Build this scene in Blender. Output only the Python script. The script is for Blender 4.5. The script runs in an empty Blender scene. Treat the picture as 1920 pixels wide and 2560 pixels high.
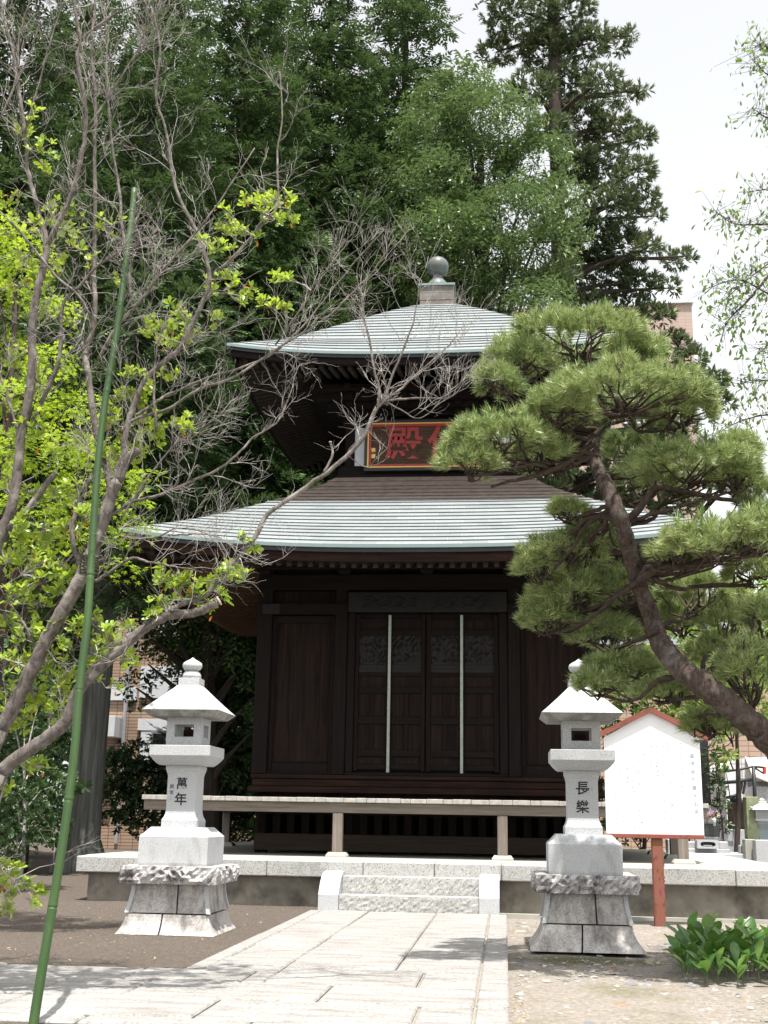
import bpy, math, random
import numpy as np
from math import radians, sin, cos, pi, sqrt
from mathutils import Vector, Matrix

random.seed(7)
rng = np.random.default_rng(7)
scene = bpy.context.scene
COL = scene.collection

# ------------------------------------------------------------------ camera
H = 1.25
FPX, PITCH, YAW, ROLL = 2964.0, radians(14.43), radians(5.9), radians(0.98)


def cam_axes():
    cy, sy, cp, sp = cos(YAW), sin(YAW), cos(PITCH), sin(PITCH)
    f = np.array([-sy * cp, cy * cp, sp])
    r = np.array([cy, sy, 0.0])
    u = np.cross(r, f)
    c, s = cos(ROLL), sin(ROLL)
    return c * r + s * u, -s * r + c * u, f


RT, UP, FW = cam_axes()
EYE = np.array([0, 0, H])
cam_data = bpy.data.cameras.new('camera')
cam = bpy.data.objects.new('camera', cam_data)
COL.objects.link(cam)
M = Matrix.Identity(4)
for i in range(3):
    M[i][0], M[i][1], M[i][2], M[i][3] = RT[i], UP[i], -FW[i], EYE[i]
cam.matrix_world = M
cam_data.sensor_fit = 'VERTICAL'
cam_data.sensor_height = 24.0
cam_data.lens = 24.0 * FPX / 2560.0
cam_data.clip_start = 0.05
cam_data.clip_end = 2000
scene.camera = cam

# ------------------------------------------------------------------ light
SUN_DIR = Vector((0.08, -0.29, 1.0)).normalized()      # towards the sun
SUN_EL = math.asin(SUN_DIR.z)
SUN_AZ = math.atan2(SUN_DIR.x, SUN_DIR.y)
world = bpy.data.worlds.new('World')
scene.world = world
world.use_nodes = True
wn, wl = world.node_tree.nodes, world.node_tree.links
wn.clear()
sky = wn.new('ShaderNodeTexSky')
sky.sky_type = 'NISHITA'
sky.sun_disc = False
sky.sun_elevation = SUN_EL
sky.sun_rotation = SUN_AZ
sky.air_density = 1.0
sky.dust_density = 2.0
sky.ozone_density = 1.0
hs = wn.new('ShaderNodeHueSaturation')
hs.inputs['Saturation'].default_value = 0.10
bg = wn.new('ShaderNodeBackground')
bg.inputs['Strength'].default_value = 0.15
wo = wn.new('ShaderNodeOutputWorld')
wl.new(sky.outputs[0], hs.inputs['Color'])
wl.new(hs.outputs[0], bg.inputs['Color'])
wl.new(bg.outputs[0], wo.inputs['Surface'])

sun_data = bpy.data.lights.new('sun', 'SUN')
sun_data.energy = 4.3
sun_data.angle = radians(0.53)
sun_data.color = (1.0, 0.955, 0.89)
sun = bpy.data.objects.new('sun', sun_data)
sun.rotation_euler = SUN_DIR.to_track_quat('Z', 'Y').to_euler()
sun.location = (5, -8, 30)
COL.objects.link(sun)

scene.view_settings.view_transform = 'Standard'
scene.view_settings.look = 'None'
scene.view_settings.exposure = 1.12
scene.view_settings.gamma = 1.0
scene.cycles.max_bounces = 6
scene.cycles.diffuse_bounces = 3
scene.cycles.glossy_bounces = 2
scene.cycles.transmission_bounces = 3
scene.cycles.transparent_max_bounces = 6


# ------------------------------------------------------------------ helpers
def ray(x, y):
    """direction of the sight line through a point of the 1920 x 2560 photograph"""
    return FW + RT * (x - 960) / FPX - UP * (y - 1280) / FPX


def at(x, y, Y):
    d = ray(x, y)
    return EYE + d * (Y / d[1])


def ground_at(x, y, z=0.0):
    d = ray(x, y)
    return EYE + d * ((z - H) / d[2])


def ppm(Y):
    """photograph pixels per metre at depth Y"""
    return FPX / (Y * 0.99)


def empty(name, loc, label, cat, group=None):
    o = bpy.data.objects.new(name, None)
    o.location = loc
    o.empty_display_size = 0.3
    COL.objects.link(o)
    tag(o, label, cat, group)
    return o


def tag(o, label=None, cat=None, group=None, kind=None):
    if label:
        o['label'] = label
    if cat:
        o['category'] = cat
    if group:
        o['group'] = group
    if kind:
        o['kind'] = kind
    return o


def origin_of(p):
    v = Vector((0, 0, 0))
    while p is not None:
        v += p.location
        p = p.parent
    return v


def link_mesh(name, me, m, parent=None, loc=None):
    if m is not None:
        me.materials.append(m)
    o = bpy.data.objects.new(name, me)
    COL.objects.link(o)
    if parent is not None:
        o.parent = parent
        if loc is None:
            off = origin_of(parent)
            if off.length > 0:
                me.transform(Matrix.Translation(-off))
    if loc is not None:
        me.transform(Matrix.Translation(-Vector(loc)))
        o.location = Vector(loc) - (origin_of(parent) if parent else Vector((0, 0, 0)))
    return o


class MB:
    def __init__(self):
        self.v, self.f, self.uv = [], [], None

    def add(self, vs, fs):
        n = len(self.v)
        self.v.extend([tuple(p) for p in vs])
        self.f.extend([tuple(i + n for i in f) for f in fs])
        return self

    def box(self, x0, x1, y0, y1, z0, z1):
        return self.add([(x0, y0, z0), (x1, y0, z0), (x1, y1, z0), (x0, y1, z0),
                         (x0, y0, z1), (x1, y0, z1), (x1, y1, z1), (x0, y1, z1)],
                        [(0, 3, 2, 1), (4, 5, 6, 7), (0, 1, 5, 4), (1, 2, 6, 5), (2, 3, 7, 6), (3, 0, 4, 7)])

    def cbox(self, x0, x1, y0, y1, z0, z1, b=0.008):
        """box with bevelled edges"""
        b = min(b, (x1 - x0) * .3, (y1 - y0) * .3, (z1 - z0) * .3)
        vs = []
        for z, i in ((z0, b), (z0 + b, 0), (z1 - b, 0), (z1, b)):
            c = b
            a0, a1, d0, d1 = x0 + i, x1 - i, y0 + i, y1 - i
            vs += [(a0 + c, d0, z), (a1 - c, d0, z), (a1, d0 + c, z), (a1, d1 - c, z),
                   (a1 - c, d1, z), (a0 + c, d1, z), (a0, d1 - c, z), (a0, d0 + c, z)]
        fs = [tuple(range(7, -1, -1)), tuple(range(24, 32))]
        for k in range(3):
            for j in range(8):
                a, c2 = k * 8 + j, k * 8 + (j + 1) % 8
                fs.append((a, c2, c2 + 8, a + 8))
        return self.add(vs, fs)

    def loft(self, secs):
        """secs: list of (x0,x1,y0,y1,z)"""
        vs = []
        for x0, x1, y0, y1, z in secs:
            vs += [(x0, y0, z), (x1, y0, z), (x1, y1, z), (x0, y1, z)]
        fs = [(3, 2, 1, 0)]
        for k in range(len(secs) - 1):
            for j in range(4):
                a, c = 4 * k + j, 4 * k + (j + 1) % 4
                fs.append((a, c, c + 4, a + 4))
        n = 4 * (len(secs) - 1)
        fs.append((n, n + 1, n + 2, n + 3))
        return self.add(vs, fs)

    def sq(self, cx, cy, prof):
        return self.loft([(cx - w, cx + w, cy - w, cy + w, z) for w, z in prof])

    def lathe(self, cx, cy, prof, n=24):
        vs = []
        for r, z in prof:
            for k in range(n):
                a = 2 * pi * k / n
                vs.append((cx + r * cos(a), cy + r * sin(a), z))
        fs = [tuple(range(n - 1, -1, -1))]
        for k in range(len(prof) - 1):
            for j in range(n):
                a, c = k * n + j, k * n + (j + 1) % n
                fs.append((a, c, c + n, a + n))
        m = n * (len(prof) - 1)
        fs.append(tuple(range(m, m + n)))
        return self.add(vs, fs)

    def tube(self, pts, rad, n=8, cap=True):
        pts = [np.array(p, float) for p in pts]
        k = len(pts)
        if np.isscalar(rad):
            rad = [rad] * k
        ref = np.array([0.3, 0.9, 0.2])
        vs = []
        for i in range(k):
            t = pts[min(i + 1, k - 1)] - pts[max(i - 1, 0)]
            t /= (np.linalg.norm(t) + 1e-9)
            a = np.cross(t, ref)
            if np.linalg.norm(a) < 1e-3:
                a = np.cross(t, np.array([1.0, 0, 0]))
            a /= np.linalg.norm(a)
            b = np.cross(t, a)
            for j in range(n):
                an = 2 * pi * j / n
                vs.append(pts[i] + rad[i] * (cos(an) * a + sin(an) * b))
        fs = []
        for i in range(k - 1):
            for j in range(n):
                a, c = i * n + j, i * n + (j + 1) % n
                fs.append((a, c, c + n, a + n))
        if cap:
            fs.append(tuple(range(n - 1, -1, -1)))
            fs.append(tuple(range((k - 1) * n, k * n)))
        return self.add(vs, fs)

    def build(self, name, m, parent=None, smooth=False, loc=None):
        me = bpy.data.meshes.new(name)
        me.from_pydata(self.v, [], self.f)
        if smooth:
            me.polygons.foreach_set('use_smooth', [True] * len(me.polygons))
        me.update()
        return link_mesh(name, me, m, parent, loc)


def np_mesh(name, V, F, m, parent=None, smooth=False, loc=None):
    """V (n,3), F (k,4) or (k,3) arrays"""
    me = bpy.data.meshes.new(name)
    n, k, s = len(V), len(F), F.shape[1]
    me.vertices.add(n)
    me.loops.add(k * s)
    me.polygons.add(k)
    me.vertices.foreach_set('co', np.ascontiguousarray(V, dtype=np.float32).ravel())
    me.loops.foreach_set('vertex_index', np.ascontiguousarray(F, dtype=np.int32).ravel())
    me.polygons.foreach_set('loop_start', np.arange(0, k * s, s, dtype=np.int32))
    if smooth:
        me.polygons.foreach_set('use_smooth', np.ones(k, dtype=bool))
    me.update(calc_edges=True)
    me.validate()
    return link_mesh(name, me, m, parent, loc)


def smooth_path(pts, sub=4):
    """Catmull-Rom through points (k,d)"""
    P = np.array(pts, float)
    if len(P) < 3:
        return P
    Q = np.vstack([2 * P[0] - P[1], P, 2 * P[-1] - P[-2]])
    out = []
    for i in range(1, len(Q) - 2):
        for t in np.linspace(0, 1, sub, endpoint=False):
            a, b, c, d = Q[i - 1], Q[i], Q[i + 1], Q[i + 2]
            out.append(.5 * (2 * b + (c - a) * t + (2 * a - 5 * b + 4 * c - d) * t * t + (3 * b - a - 3 * c + d) * t ** 3))
    out.append(P[-1])
    return np.array(out)


# ------------------------------------------------------------------ materials
def new_mat(name):
    m = bpy.data.materials.new(name)
    m.use_nodes = True
    nt = m.node_tree
    nt.nodes.clear()
    out = nt.nodes.new('ShaderNodeOutputMaterial')
    return m, nt, out


def N(nt, typ, **kw):
    n = nt.nodes.new(typ)
    for k, v in kw.items():
        if k in n.inputs:
            n.inputs[k].default_value = v
        else:
            setattr(n, k, v)
    return n


def noise(nt, vec, scale, detail=5, rough=.6, dist=0.0):
    n = N(nt, 'ShaderNodeTexNoise', Scale=scale, Detail=detail, Roughness=rough, Distortion=dist)
    nt.links.new(vec, n.inputs['Vector'])
    return n.outputs['Fac']


def ramp(nt, fac, stops):
    r = nt.nodes.new('ShaderNodeValToRGB')
    e = r.color_ramp.elements
    while len(e) < len(stops):
        e.new(0.5)
    for i, (p, c) in enumerate(stops):
        e[i].position = p
        e[i].color = (c[0], c[1], c[2], 1) if not np.isscalar(c) else (c, c, c, 1)
    nt.links.new(fac, r.inputs[0])
    return r.outputs[0]


def mix(nt, fac, a, b, typ='MIX'):
    m = nt.nodes.new('ShaderNodeMix')
    m.data_type = 'RGBA'
    m.blend_type = typ
    for s, v in ((0, fac), (6, a), (7, b)):
        if hasattr(v, 'links') or isinstance(v, bpy.types.NodeSocket):
            nt.links.new(v, m.inputs[s])
        elif s == 0:
            m.inputs[0].default_value = v
        else:
            m.inputs[s].default_value = (v[0], v[1], v[2], 1)
    return m.outputs[2]


def coords(nt, scale=(1, 1, 1), kind='Object'):
    tc = nt.nodes.new('ShaderNodeTexCoord')
    mp = nt.nodes.new('ShaderNodeMapping')
    mp.inputs['Scale'].default_value = scale
    nt.links.new(tc.outputs[kind], mp.inputs[0])
    return mp.outputs[0]


def finish(nt, out, color, rough=.8, spec=.3, bump=None, bstr=.3, bdist=.01, metal=0.0):
    b = N(nt, 'ShaderNodeBsdfPrincipled', Roughness=rough, Metallic=metal)
    b.inputs['Specular IOR Level'].default_value = spec
    if isinstance(color, bpy.types.NodeSocket):
        nt.links.new(color, b.inputs['Base Color'])
    else:
        b.inputs['Base Color'].default_value = (*color, 1)
    if bump is not None:
        bn = N(nt, 'ShaderNodeBump', Strength=bstr, Distance=bdist)
        nt.links.new(bump, bn.inputs['Height'])
        nt.links.new(bn.outputs[0], b.inputs['Normal'])
    nt.links.new(b.outputs[0], out.inputs['Surface'])
    return b


def mat_noise(name, c1, c2, scale=4, rough=.8, bstr=.3, bdist=.01, stretch=(1, 1, 1), spec=.3, lo=.3, hi=.7, detail=6,
              c3=None, s3=1.0, lo3=.5, hi3=.7, bscale=None, metal=0):
    m, nt, out = new_mat(name)
    v = coords(nt, stretch)
    f = noise(nt, v, scale, detail)
    col = ramp(nt, f, [(lo, c1), (hi, c2)])
    if c3 is not None:
        g = noise(nt, coords(nt, stretch), s3, 4)
        col = mix(nt, ramp(nt, g, [(lo3, 0), (hi3, 1)]), col, c3)
    bf = f if bscale is None else noise(nt, v, bscale, 4)
    finish(nt, out, col, rough, spec, bf, bstr, bdist, metal)
    return m


def mat_granite(name, base=(.60, .60, .58), dark=(.30, .31, .32), stain=None, s_lo=.5, s_hi=.72, rough=.75, bstr=.15, speck=95, st=(1, 1, .45)):
    m, nt, out = new_mat(name)
    v = coords(nt)
    f = noise(nt, v, speck, 3, .7)
    col = ramp(nt, f, [(.34, dark), (.50, base), (.75, tuple(min(1, c * 1.13) for c in base))])
    g = noise(nt, v, 2.5, 6, .65)
    col = mix(nt, ramp(nt, g, [(.35, .0), (.7, .35)]), col, tuple(c * .72 for c in base))
    if stain is not None:
        vs = coords(nt, st)
        h = noise(nt, vs, 5.5, 8, .7)
        col = mix(nt, ramp(nt, h, [(s_lo, 0), (s_hi, .9)]), col, stain)
    finish(nt, out, col, rough, .3, f, bstr, .004)
    return m


def mat_wood(name, c1, c2, axis='X', scale=9, rough=.85, bstr=.25, c3=None, spec=.12):
    st = {'X': (.07, 1.3, 1.3), 'Y': (1.3, .07, 1.3), 'Z': (1.3, 1.3, .07)}[axis]
    m, nt, out = new_mat(name)
    v = coords(nt, st)
    f = noise(nt, v, scale * 2, 6, .65, .6)
    col = ramp(nt, f, [(.3, c1), (.7, c2)])
    if c3 is not None:
        g = noise(nt, coords(nt), 1.3, 4)
        col = mix(nt, ramp(nt, g, [(.45, 0), (.75, .8)]), col, c3)
    finish(nt, out, col, rough, spec, f, bstr, .004)
    return m


def mat_leaf(name, cols, trans=.3, rough=.45, spec=.35, vary=.8, nscale=.6, tcol=None):
    """cols: three greens from dark to light; each leaf gets its own shade"""
    m, nt, out = new_mat(name)
    geo = nt.nodes.new('ShaderNodeNewGeometry')
    a = ramp(nt, geo.outputs['Random Per Island'], [(0, cols[0]), (.5, cols[1]), (1, cols[2])])
    g = noise(nt, coords(nt), nscale, 3)
    col = mix(nt, ramp(nt, g, [(.35, 0), (.65, vary * .6)]), a, cols[2])
    b = finish(nt, out, col, rough, spec)
    t = nt.nodes.new('ShaderNodeBsdfTranslucent')
    tc = mix(nt, .55, col, tcol if tcol else tuple(min(1, c * 2.0) for c in cols[2]))
    nt.links.new(tc, t.inputs['Color'])
    ms = nt.nodes.new('ShaderNodeMixShader')
    ms.inputs[0].default_value = trans
    nt.links.new(b.outputs[0], ms.inputs[1])
    nt.links.new(t.outputs[0], ms.inputs[2])
    nt.links.new(ms.outputs[0], out.inputs['Surface'])
    return m


def mat_bark(name, c1, c2, stretch=(1, 1, .15), scale=14, bstr=.9, bdist=.03, c3=None):
    m, nt, out = new_mat(name)
    v = coords(nt, stretch)
    f = noise(nt, v, scale, 8, .7, .4)
    col = ramp(nt, f, [(.32, c1), (.68, c2)])
    if c3 is not None:
        g = noise(nt, coords(nt), 6, 5)
        col = mix(nt, ramp(nt, g, [(.52, 0), (.66, .85)]), col, c3)
    finish(nt, out, col, .9, .15, f, bstr, bdist)
    return m


def mat_plain(name, c, rough=.6, spec=.4, metal=0.0):
    m, nt, out = new_mat(name)
    g = noise(nt, coords(nt), 7, 5)
    col = mix(nt, ramp(nt, g, [(.35, 0), (.7, .35)]), c, tuple(x * .7 for x in c))
    finish(nt, out, col, rough, spec, metal=metal)
    return m


MT = {}
MT['granite'] = mat_granite('white_granite', (.46, .47, .475), (.24, .25, .27))
MT['granite_stain'] = mat_granite('stained_granite', (.46, .47, .475), (.24, .25, .27), stain=(.22, .215, .18), s_lo=.52, s_hi=.78)
MT['granite_old'] = mat_granite('old_granite', (.47, .45, .425), (.24, .225, .215), stain=(.13, .115, .11), s_lo=.46, s_hi=.66, bstr=.5, speck=60)
MT['granite_eave'] = mat_granite('eave_stained_granite', (.40, .40, .39), (.2, .2, .2), stain=(.10, .098, .085), s_lo=.36, s_hi=.66)
MT['granite_rough'] = mat_granite('rough_granite', (.46, .445, .435), (.2, .19, .2), stain=(.06, .053, .056), s_lo=.44, s_hi=.60, bstr=.9, speck=45)
MT['granite_cap'] = mat_granite('split_granite', (.40, .40, .385), (.15, .15, .14), stain=(.16, .15, .12), s_lo=.54, s_hi=.82, bstr=1.0, speck=48)
MT['granite_grave'] = mat_granite('grave_granite', (.42, .43, .44), (.2, .2, .22), rough=.4)
MT['stone_dark'] = mat_granite('dark_polished_stone', (.07, .075, .08), (.03, .03, .035), rough=.2)
MT['paver'] = mat_granite('paving_granite', (.325, .318, .308), (.15, .142, .134), stain=(.165, .147, .13), s_lo=.42, s_hi=.68, bstr=.8, speck=38, st=(.28, 1.5, 1))
MT['concrete'] = mat_noise('weathered_concrete', (.13, .117, .097), (.25, .23, .195), 3.5, .9, .3, .01, c3=(.06, .055, .045), s3=1.7, lo3=.48, hi3=.68, bscale=70)
MT['mortar'] = mat_noise('podium_mortar', (.29, .285, .25), (.38, .375, .33), 2.5, .9, .2, .004, bscale=40)
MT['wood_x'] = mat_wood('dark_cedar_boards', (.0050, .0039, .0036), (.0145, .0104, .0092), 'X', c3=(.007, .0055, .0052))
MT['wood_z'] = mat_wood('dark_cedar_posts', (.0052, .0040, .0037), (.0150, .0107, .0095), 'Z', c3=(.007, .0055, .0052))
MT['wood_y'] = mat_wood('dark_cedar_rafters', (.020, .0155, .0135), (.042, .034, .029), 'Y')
MT['wood_side'] = mat_wood('brown_bounce_lit_rafters', (.075, .048, .031), (.15, .095, .06), 'X')  # lighter rafter wood; ground bounce under the side eave is in the colour
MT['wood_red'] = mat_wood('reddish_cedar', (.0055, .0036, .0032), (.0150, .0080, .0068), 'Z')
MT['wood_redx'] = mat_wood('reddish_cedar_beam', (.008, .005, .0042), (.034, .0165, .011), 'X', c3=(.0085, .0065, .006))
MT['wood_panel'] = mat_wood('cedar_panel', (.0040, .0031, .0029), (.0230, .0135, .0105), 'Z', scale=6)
MT['wood_carved'] = mat_noise('carved_cedar', (.0050, .0044, .0040), (.0130, .0115, .0105), 12, .7, .3, .01)
MT['wood_grey'] = mat_wood('weathered_grey_wood', (.10, .085, .072), (.235, .205, .175), 'X', c3=(.15, .125, .108))
MT['wood_greyz'] = mat_wood('weathered_grey_post', (.11, .092, .078), (.25, .215, .185), 'Z', c3=(.16, .135, .115))
MT['wood_end'] = mat_noise('plank_ends', (.25, .235, .215), (.42, .40, .37), 14, .85, .4, .005)
MT['wood_board'] = mat_wood('underfloor_boards', (.035, .028, .022), (.065, .05, .04), 'X')
MT['strip'] = mat_noise('pale_metal_strip', (.20, .24, .20), (.36, .40, .34), 30, .5, .1, .002, spec=.5)
MT['black_metal'] = mat_plain('black_sheet_metal', (.018, .018, .02), .5)
MT['edge_green'] = mat_plain('verdigris_edge', (.17, .235, .23), .6)
MT['copper_brown'] = mat_noise('brown_copper', (.105, .09, .08), (.195, .168, .152), 4, .55, .1, .003, c3=(.22, .26, .24), s3=3, lo3=.55, hi3=.8)
MT['copper_ball'] = mat_noise('patinated_copper', (.065, .085, .085), (.14, .175, .17), 6, .45, .1, .003, (1, 1, .2), c3=(.115, .105, .092), s3=2.2)
MT['plaster'] = mat_plain('white_plaster', (.62, .64, .68), .8)
MT['plaque'] = mat_wood('plaque_board', (.040, .025, .017), (.085, .056, .038), 'X')
MT['gold'] = mat_plain('gold_leaf_frame', (.62, .40, .10), .45, .5, .3)
MT['red_lacquer'] = mat_plain('red_lacquer', (.30, .022, .02), .45)
MT['red_paint'] = mat_noise('peeling_red_paint', (.20, .062, .048), (.25, .08, .06), 6, .7, .3, .004, c3=(.16, .06, .035), s3=5.5, lo3=.56, hi3=.62)
MT['red_post'] = mat_noise('peeling_red_post', (.19, .068, .055), (.24, .09, .072), 6, .75, .5, .006, c3=(.20, .085, .045), s3=3.2, lo3=.45, hi3=.56)
MT['white_paint'] = mat_noise('white_painted_board', (.78, .79, .80), (.84, .85, .86), 3, .6, .03, .002)
MT['faint_ink'] = mat_plain('faded_ink', (.25, .30, .36), .8)
MT['faint_ink2'] = mat_plain('grey_ink', (.22, .26, .30), .8)
MT['ink'] = mat_plain('black_ink', (.012, .013, .018), .5)
MT['pink_ink'] = mat_plain('faded_red_seal', (.42, .26, .26), .8)


def mat_bamboo():
    m, nt, out = new_mat('green_bamboo')
    f = noise(nt, coords(nt, (1, 1, .25)), 4, 5)
    col = ramp(nt, f, [(.35, (.024, .060, .015)), (.7, (.048, .092, .024))])
    g = noise(nt, coords(nt, (6, 6, .5)), 9, 5)
    col = mix(nt, ramp(nt, g, [(.55, 0), (.75, .2)]), col, (.11, .15, .07))
    finish(nt, out, col, .5, .35, g, .05, .002)
    return m


MT['bamboo'] = mat_bamboo()
MT['bamboo_ring'] = mat_plain('bamboo_node', (.09, .13, .06), .6)
MT['bark_tree'] = mat_bark('grey_brown_bark', (.050, .043, .038), (.185, .163, .146), (1, 1, .6), 22, .8, .010, c3=(.27, .245, .225))
MT['bark_twig'] = mat_noise('pale_twig_bark', (.13, .115, .10), (.48, .455, .43), 9, .8, .2, .003)
MT['bark_cut'] = mat_noise('cut_wood', (.42, .34, .25), (.55, .46, .36), 20, .8, .2, .003)
MT['bark_pine'] = mat_bark('pine_bark', (.030, .022, .018), (.13, .10, .085), (1, 1, .5), 26, 1.0, .03, c3=(.155, .145, .13))
MT['bark_twigp'] = mat_bark('pine_twig_bark', (.028, .02, .016), (.085, .065, .052), (1, 1, 1), 20, .6, .01)
MT['bark_hinoki'] = mat_bark('grey_cypress_bark', (.065, .067, .06), (.23, .235, .215), (1, 1, .04), 16, 1.0, .04)
MT['bark_dark'] = mat_bark('dark_bark', (.03, .024, .02), (.075, .06, .05), (1, 1, .2), 12, .6, .02)
MT['leaf_fg'] = mat_leaf('glossy_yellow_green_leaves', ((.085, .19, .018), (.175, .30, .03), (.37, .465, .055)), .42, .32, .5, tcol=(.60, .74, .07))
MT['leaf_old'] = mat_leaf('orange_old_leaves', ((.25, .06, .015), (.38, .12, .02), (.42, .2, .03)), .35, .5, .3)
MT['leaf_maple'] = mat_leaf('bright_maple_leaves', ((.12, .21, .018), (.19, .30, .024), (.28, .37, .035)), .5, .6, .2, tcol=(.45, .60, .04))
MT['leaf_hinoki'] = mat_leaf('dark_cypress_foliage', ((.006, .021, .009), (.023, .062, .021), (.118, .182, .060)), .10, .6, .2, vary=.6, nscale=1.3)
MT['leaf_broad'] = mat_leaf('pale_broadleaf_foliage', ((.010, .034, .010), (.046, .108, .030), (.19, .265, .09)), .15, .38, .4, vary=.5, nscale=.6)
MT['leaf_cedar'] = mat_leaf('cedar_foliage', ((.014, .042, .022), (.042, .092, .042), (.130, .150, .060)), .2, .6, .3, vary=.6, nscale=.5)
MT['needle'] = mat_leaf('pine_needles', ((.052, .105, .034), (.225, .308, .105), (.47, .525, .23)), .10, .36, .5, vary=.5, nscale=1.0, tcol=(.48, .60, .17))
MT['candle'] = mat_leaf('new_pine_shoots', ((.10, .20, .06), (.14, .25, .075), (.18, .28, .09)), .35, .5, .3)
MT['leaf_cherry'] = mat_leaf('cherry_leaves', ((.06, .13, .03), (.10, .18, .045), (.16, .24, .06)), .5, .5, .4)
MT['leaf_shrub'] = mat_leaf('shade_darkened_shrub_leaves', ((.010, .026, .009), (.020, .048, .013), (.045, .085, .022)), .25, .45, .4)  # greens darkened to stand in for canopy shade over the bush
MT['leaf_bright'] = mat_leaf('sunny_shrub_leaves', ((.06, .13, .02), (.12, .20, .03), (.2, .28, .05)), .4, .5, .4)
MT['leaf_lily'] = mat_leaf('broad_lily_leaves', ((.024, .072, .014), (.040, .112, .020), (.110, .190, .036)), .28, .38, .4, vary=.3, tcol=(.22, .40, .06))
MT['stem_lily'] = mat_plain('lily_stems', (.10, .12, .05), .6)


# ------------------------------------------------------------------ foliage kit
def leaf_quads(paths):
    """paths: list of (base, dir, length, width, normal, droop) -> diamond leaves"""
    V, F = [], []
    for b, d, L, w, nrm, droop in paths:
        b, d, nrm = np.array(b, float), np.array(d, float), np.array(nrm, float)
        d = d / np.linalg.norm(d)
        s = np.cross(d, nrm)
        s /= (np.linalg.norm(s) + 1e-9)
        n = len(V)
        V += [b, b + d * L * .45 + s * w * .5, b + d * L + np.array([0, 0, -droop * L]), b + d * L * .45 - s * w * .5]
        F.append((n, n + 1, n + 2, n + 3))
    return np.array(V), np.array(F)


def frames(D, spin=None, up=None):
    """(n,3) directions -> (n,3,3) with local z along D, local y near up"""
    n = len(D)
    D = D / (np.linalg.norm(D, axis=1, keepdims=True) + 1e-9)
    if up is None:
        up = np.tile(np.array([0, 0, 1.0]), (n, 1))
    up = up + rng.normal(0, .15, (n, 3))
    x = np.cross(up, D)
    x /= (np.linalg.norm(x, axis=1, keepdims=True) + 1e-9)
    y = np.cross(D, x)
    if spin is not None:
        c, s = np.cos(spin)[:, None], np.sin(spin)[:, None]
        x, y = c * x + s * y, -s * x + c * y
    return np.stack([x, y, D], axis=2)


def scatter(T, P, R, S):
    TV, TF = T
    V = np.einsum('nij,kj->nki', R, TV) * S[:, None, None] + P[:, None, :]
    F = TF[None] + (np.arange(len(P)) * len(TV))[:, None, None]
    return V.reshape(-1, 3), F.reshape(-1, TF.shape[1])


def join(parts):
    Vs, Fs, n = [], [], 0
    for V, F in parts:
        Vs.append(V)
        Fs.append(F + n)
        n += len(V)
    return np.vstack(Vs), np.vstack(Fs)


def T_spray(k=5, L=.34, wd=.034):
    p = []
    for i in range(k):
        t = i / k
        for s in (-1, 1):
            p.append(((0, -.05 * t * t, L * t * .8), (s * (.9 - .25 * t), -.12, .75), L * (.46 - .26 * t), wd, (0, 1, 0), .05))
    p.append(((0, -.03, L * .6), (0, -.1, 1), L * .45, wd, (0, 1, 0), .1))
    return leaf_quads(p)


def T_droop(k=9, L=.13, wd=.035):
    p = []
    for i in range(k):
        a = 2.4 * i
        r = .12
        p.append(((r * .6 * cos(a), 0.02 * sin(a * 2), .04 * i), (.9 * cos(a), .45 * sin(a), .5), L * (.8 + .4 * ((i * 7) % 5) / 5), wd, (.2 * sin(a), 1, 0), .35))
    return leaf_quads(p)


def T_tuft(k=14, L=.24, wd=.03):
    p = []
    r = random.Random(3)
    for i in range(k):
        a = r.uniform(0, 2 * pi)
        e = r.uniform(.1, .95)
        p.append(((0, 0, 0), (e * cos(a), e * sin(a), 1), L * r.uniform(.7, 1.1), wd, (sin(a), cos(a), .3), -.05))
        p.append(((e * .1 * cos(a), e * .1 * sin(a), .1), (1.2 * e * cos(a + .5), 1.2 * e * sin(a + .5), .9), L * .6, wd * .8, (sin(a), cos(a), .3), 0))
    return leaf_quads(p)


def T_needles(k=46, L=.105, wd=.0042, seed=1, spread=1.15):
    r = random.Random(seed)
    V, F = [], []
    for i in range(k):
        a = r.uniform(0, 2 * pi)
        e = r.uniform(.15, spread)
        d = np.array([e * cos(a), e * sin(a), 1.0])
        d /= np.linalg.norm(d)
        s = np.cross(d, [r.gauss(0, 1), r.gauss(0, 1), r.gauss(0, 1)])
        s /= np.linalg.norm(s)
        b = np.array([0, 0, r.uniform(-.03, .035)])
        LL = L * r.uniform(.8, 1.1)
        n = len(V)
        V += [b - s * wd * .5, b + s * wd * .5, b + d * LL]
        F.append((n, n + 1, n + 2))
    return np.array(V), np.array(F)


def T_leaf6(L=.07, w=.032, fold=.2, curl=.12):
    """obovate leaf of four quads folded on the midrib, along z, facing y"""
    prof = [(0, .05), (.3, .55), (.62, 1.0), (.86, .75), (1.0, .12)]
    V, F = [], []
    for t, q in prof:
        yb = -curl * L * t * t
        V += [(-q * w / 2, yb + fold * q * w / 2, t * L), (0, yb, t * L), (q * w / 2, yb + fold * q * w / 2, t * L)]
    for i in range(4):
        a = i * 3
        F += [(a, a + 1, a + 4, a + 3), (a + 1, a + 2, a + 5, a + 4)]
    return np.array(V), np.array(F)


def T_whorl(k=6, L=.07, w=.032, tilt=.9, seed=0):
    r = random.Random(seed)
    base = T_leaf6(L, w)
    parts = []
    for i in range(k):
        a = 2 * pi * i / k + r.uniform(-.3, .3)
        t = tilt * r.uniform(.6, 1.25)
        d = np.array([[sin(t) * cos(a), sin(t) * sin(a), cos(t)]])
        R = frames(d, up=np.array([[0, 0, 1.0]]))
        parts.append(scatter(base, np.array([[0, 0, r.uniform(-.02, .01)]]), R, np.array([r.uniform(.7, 1.15)])))
    return join(parts)


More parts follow.
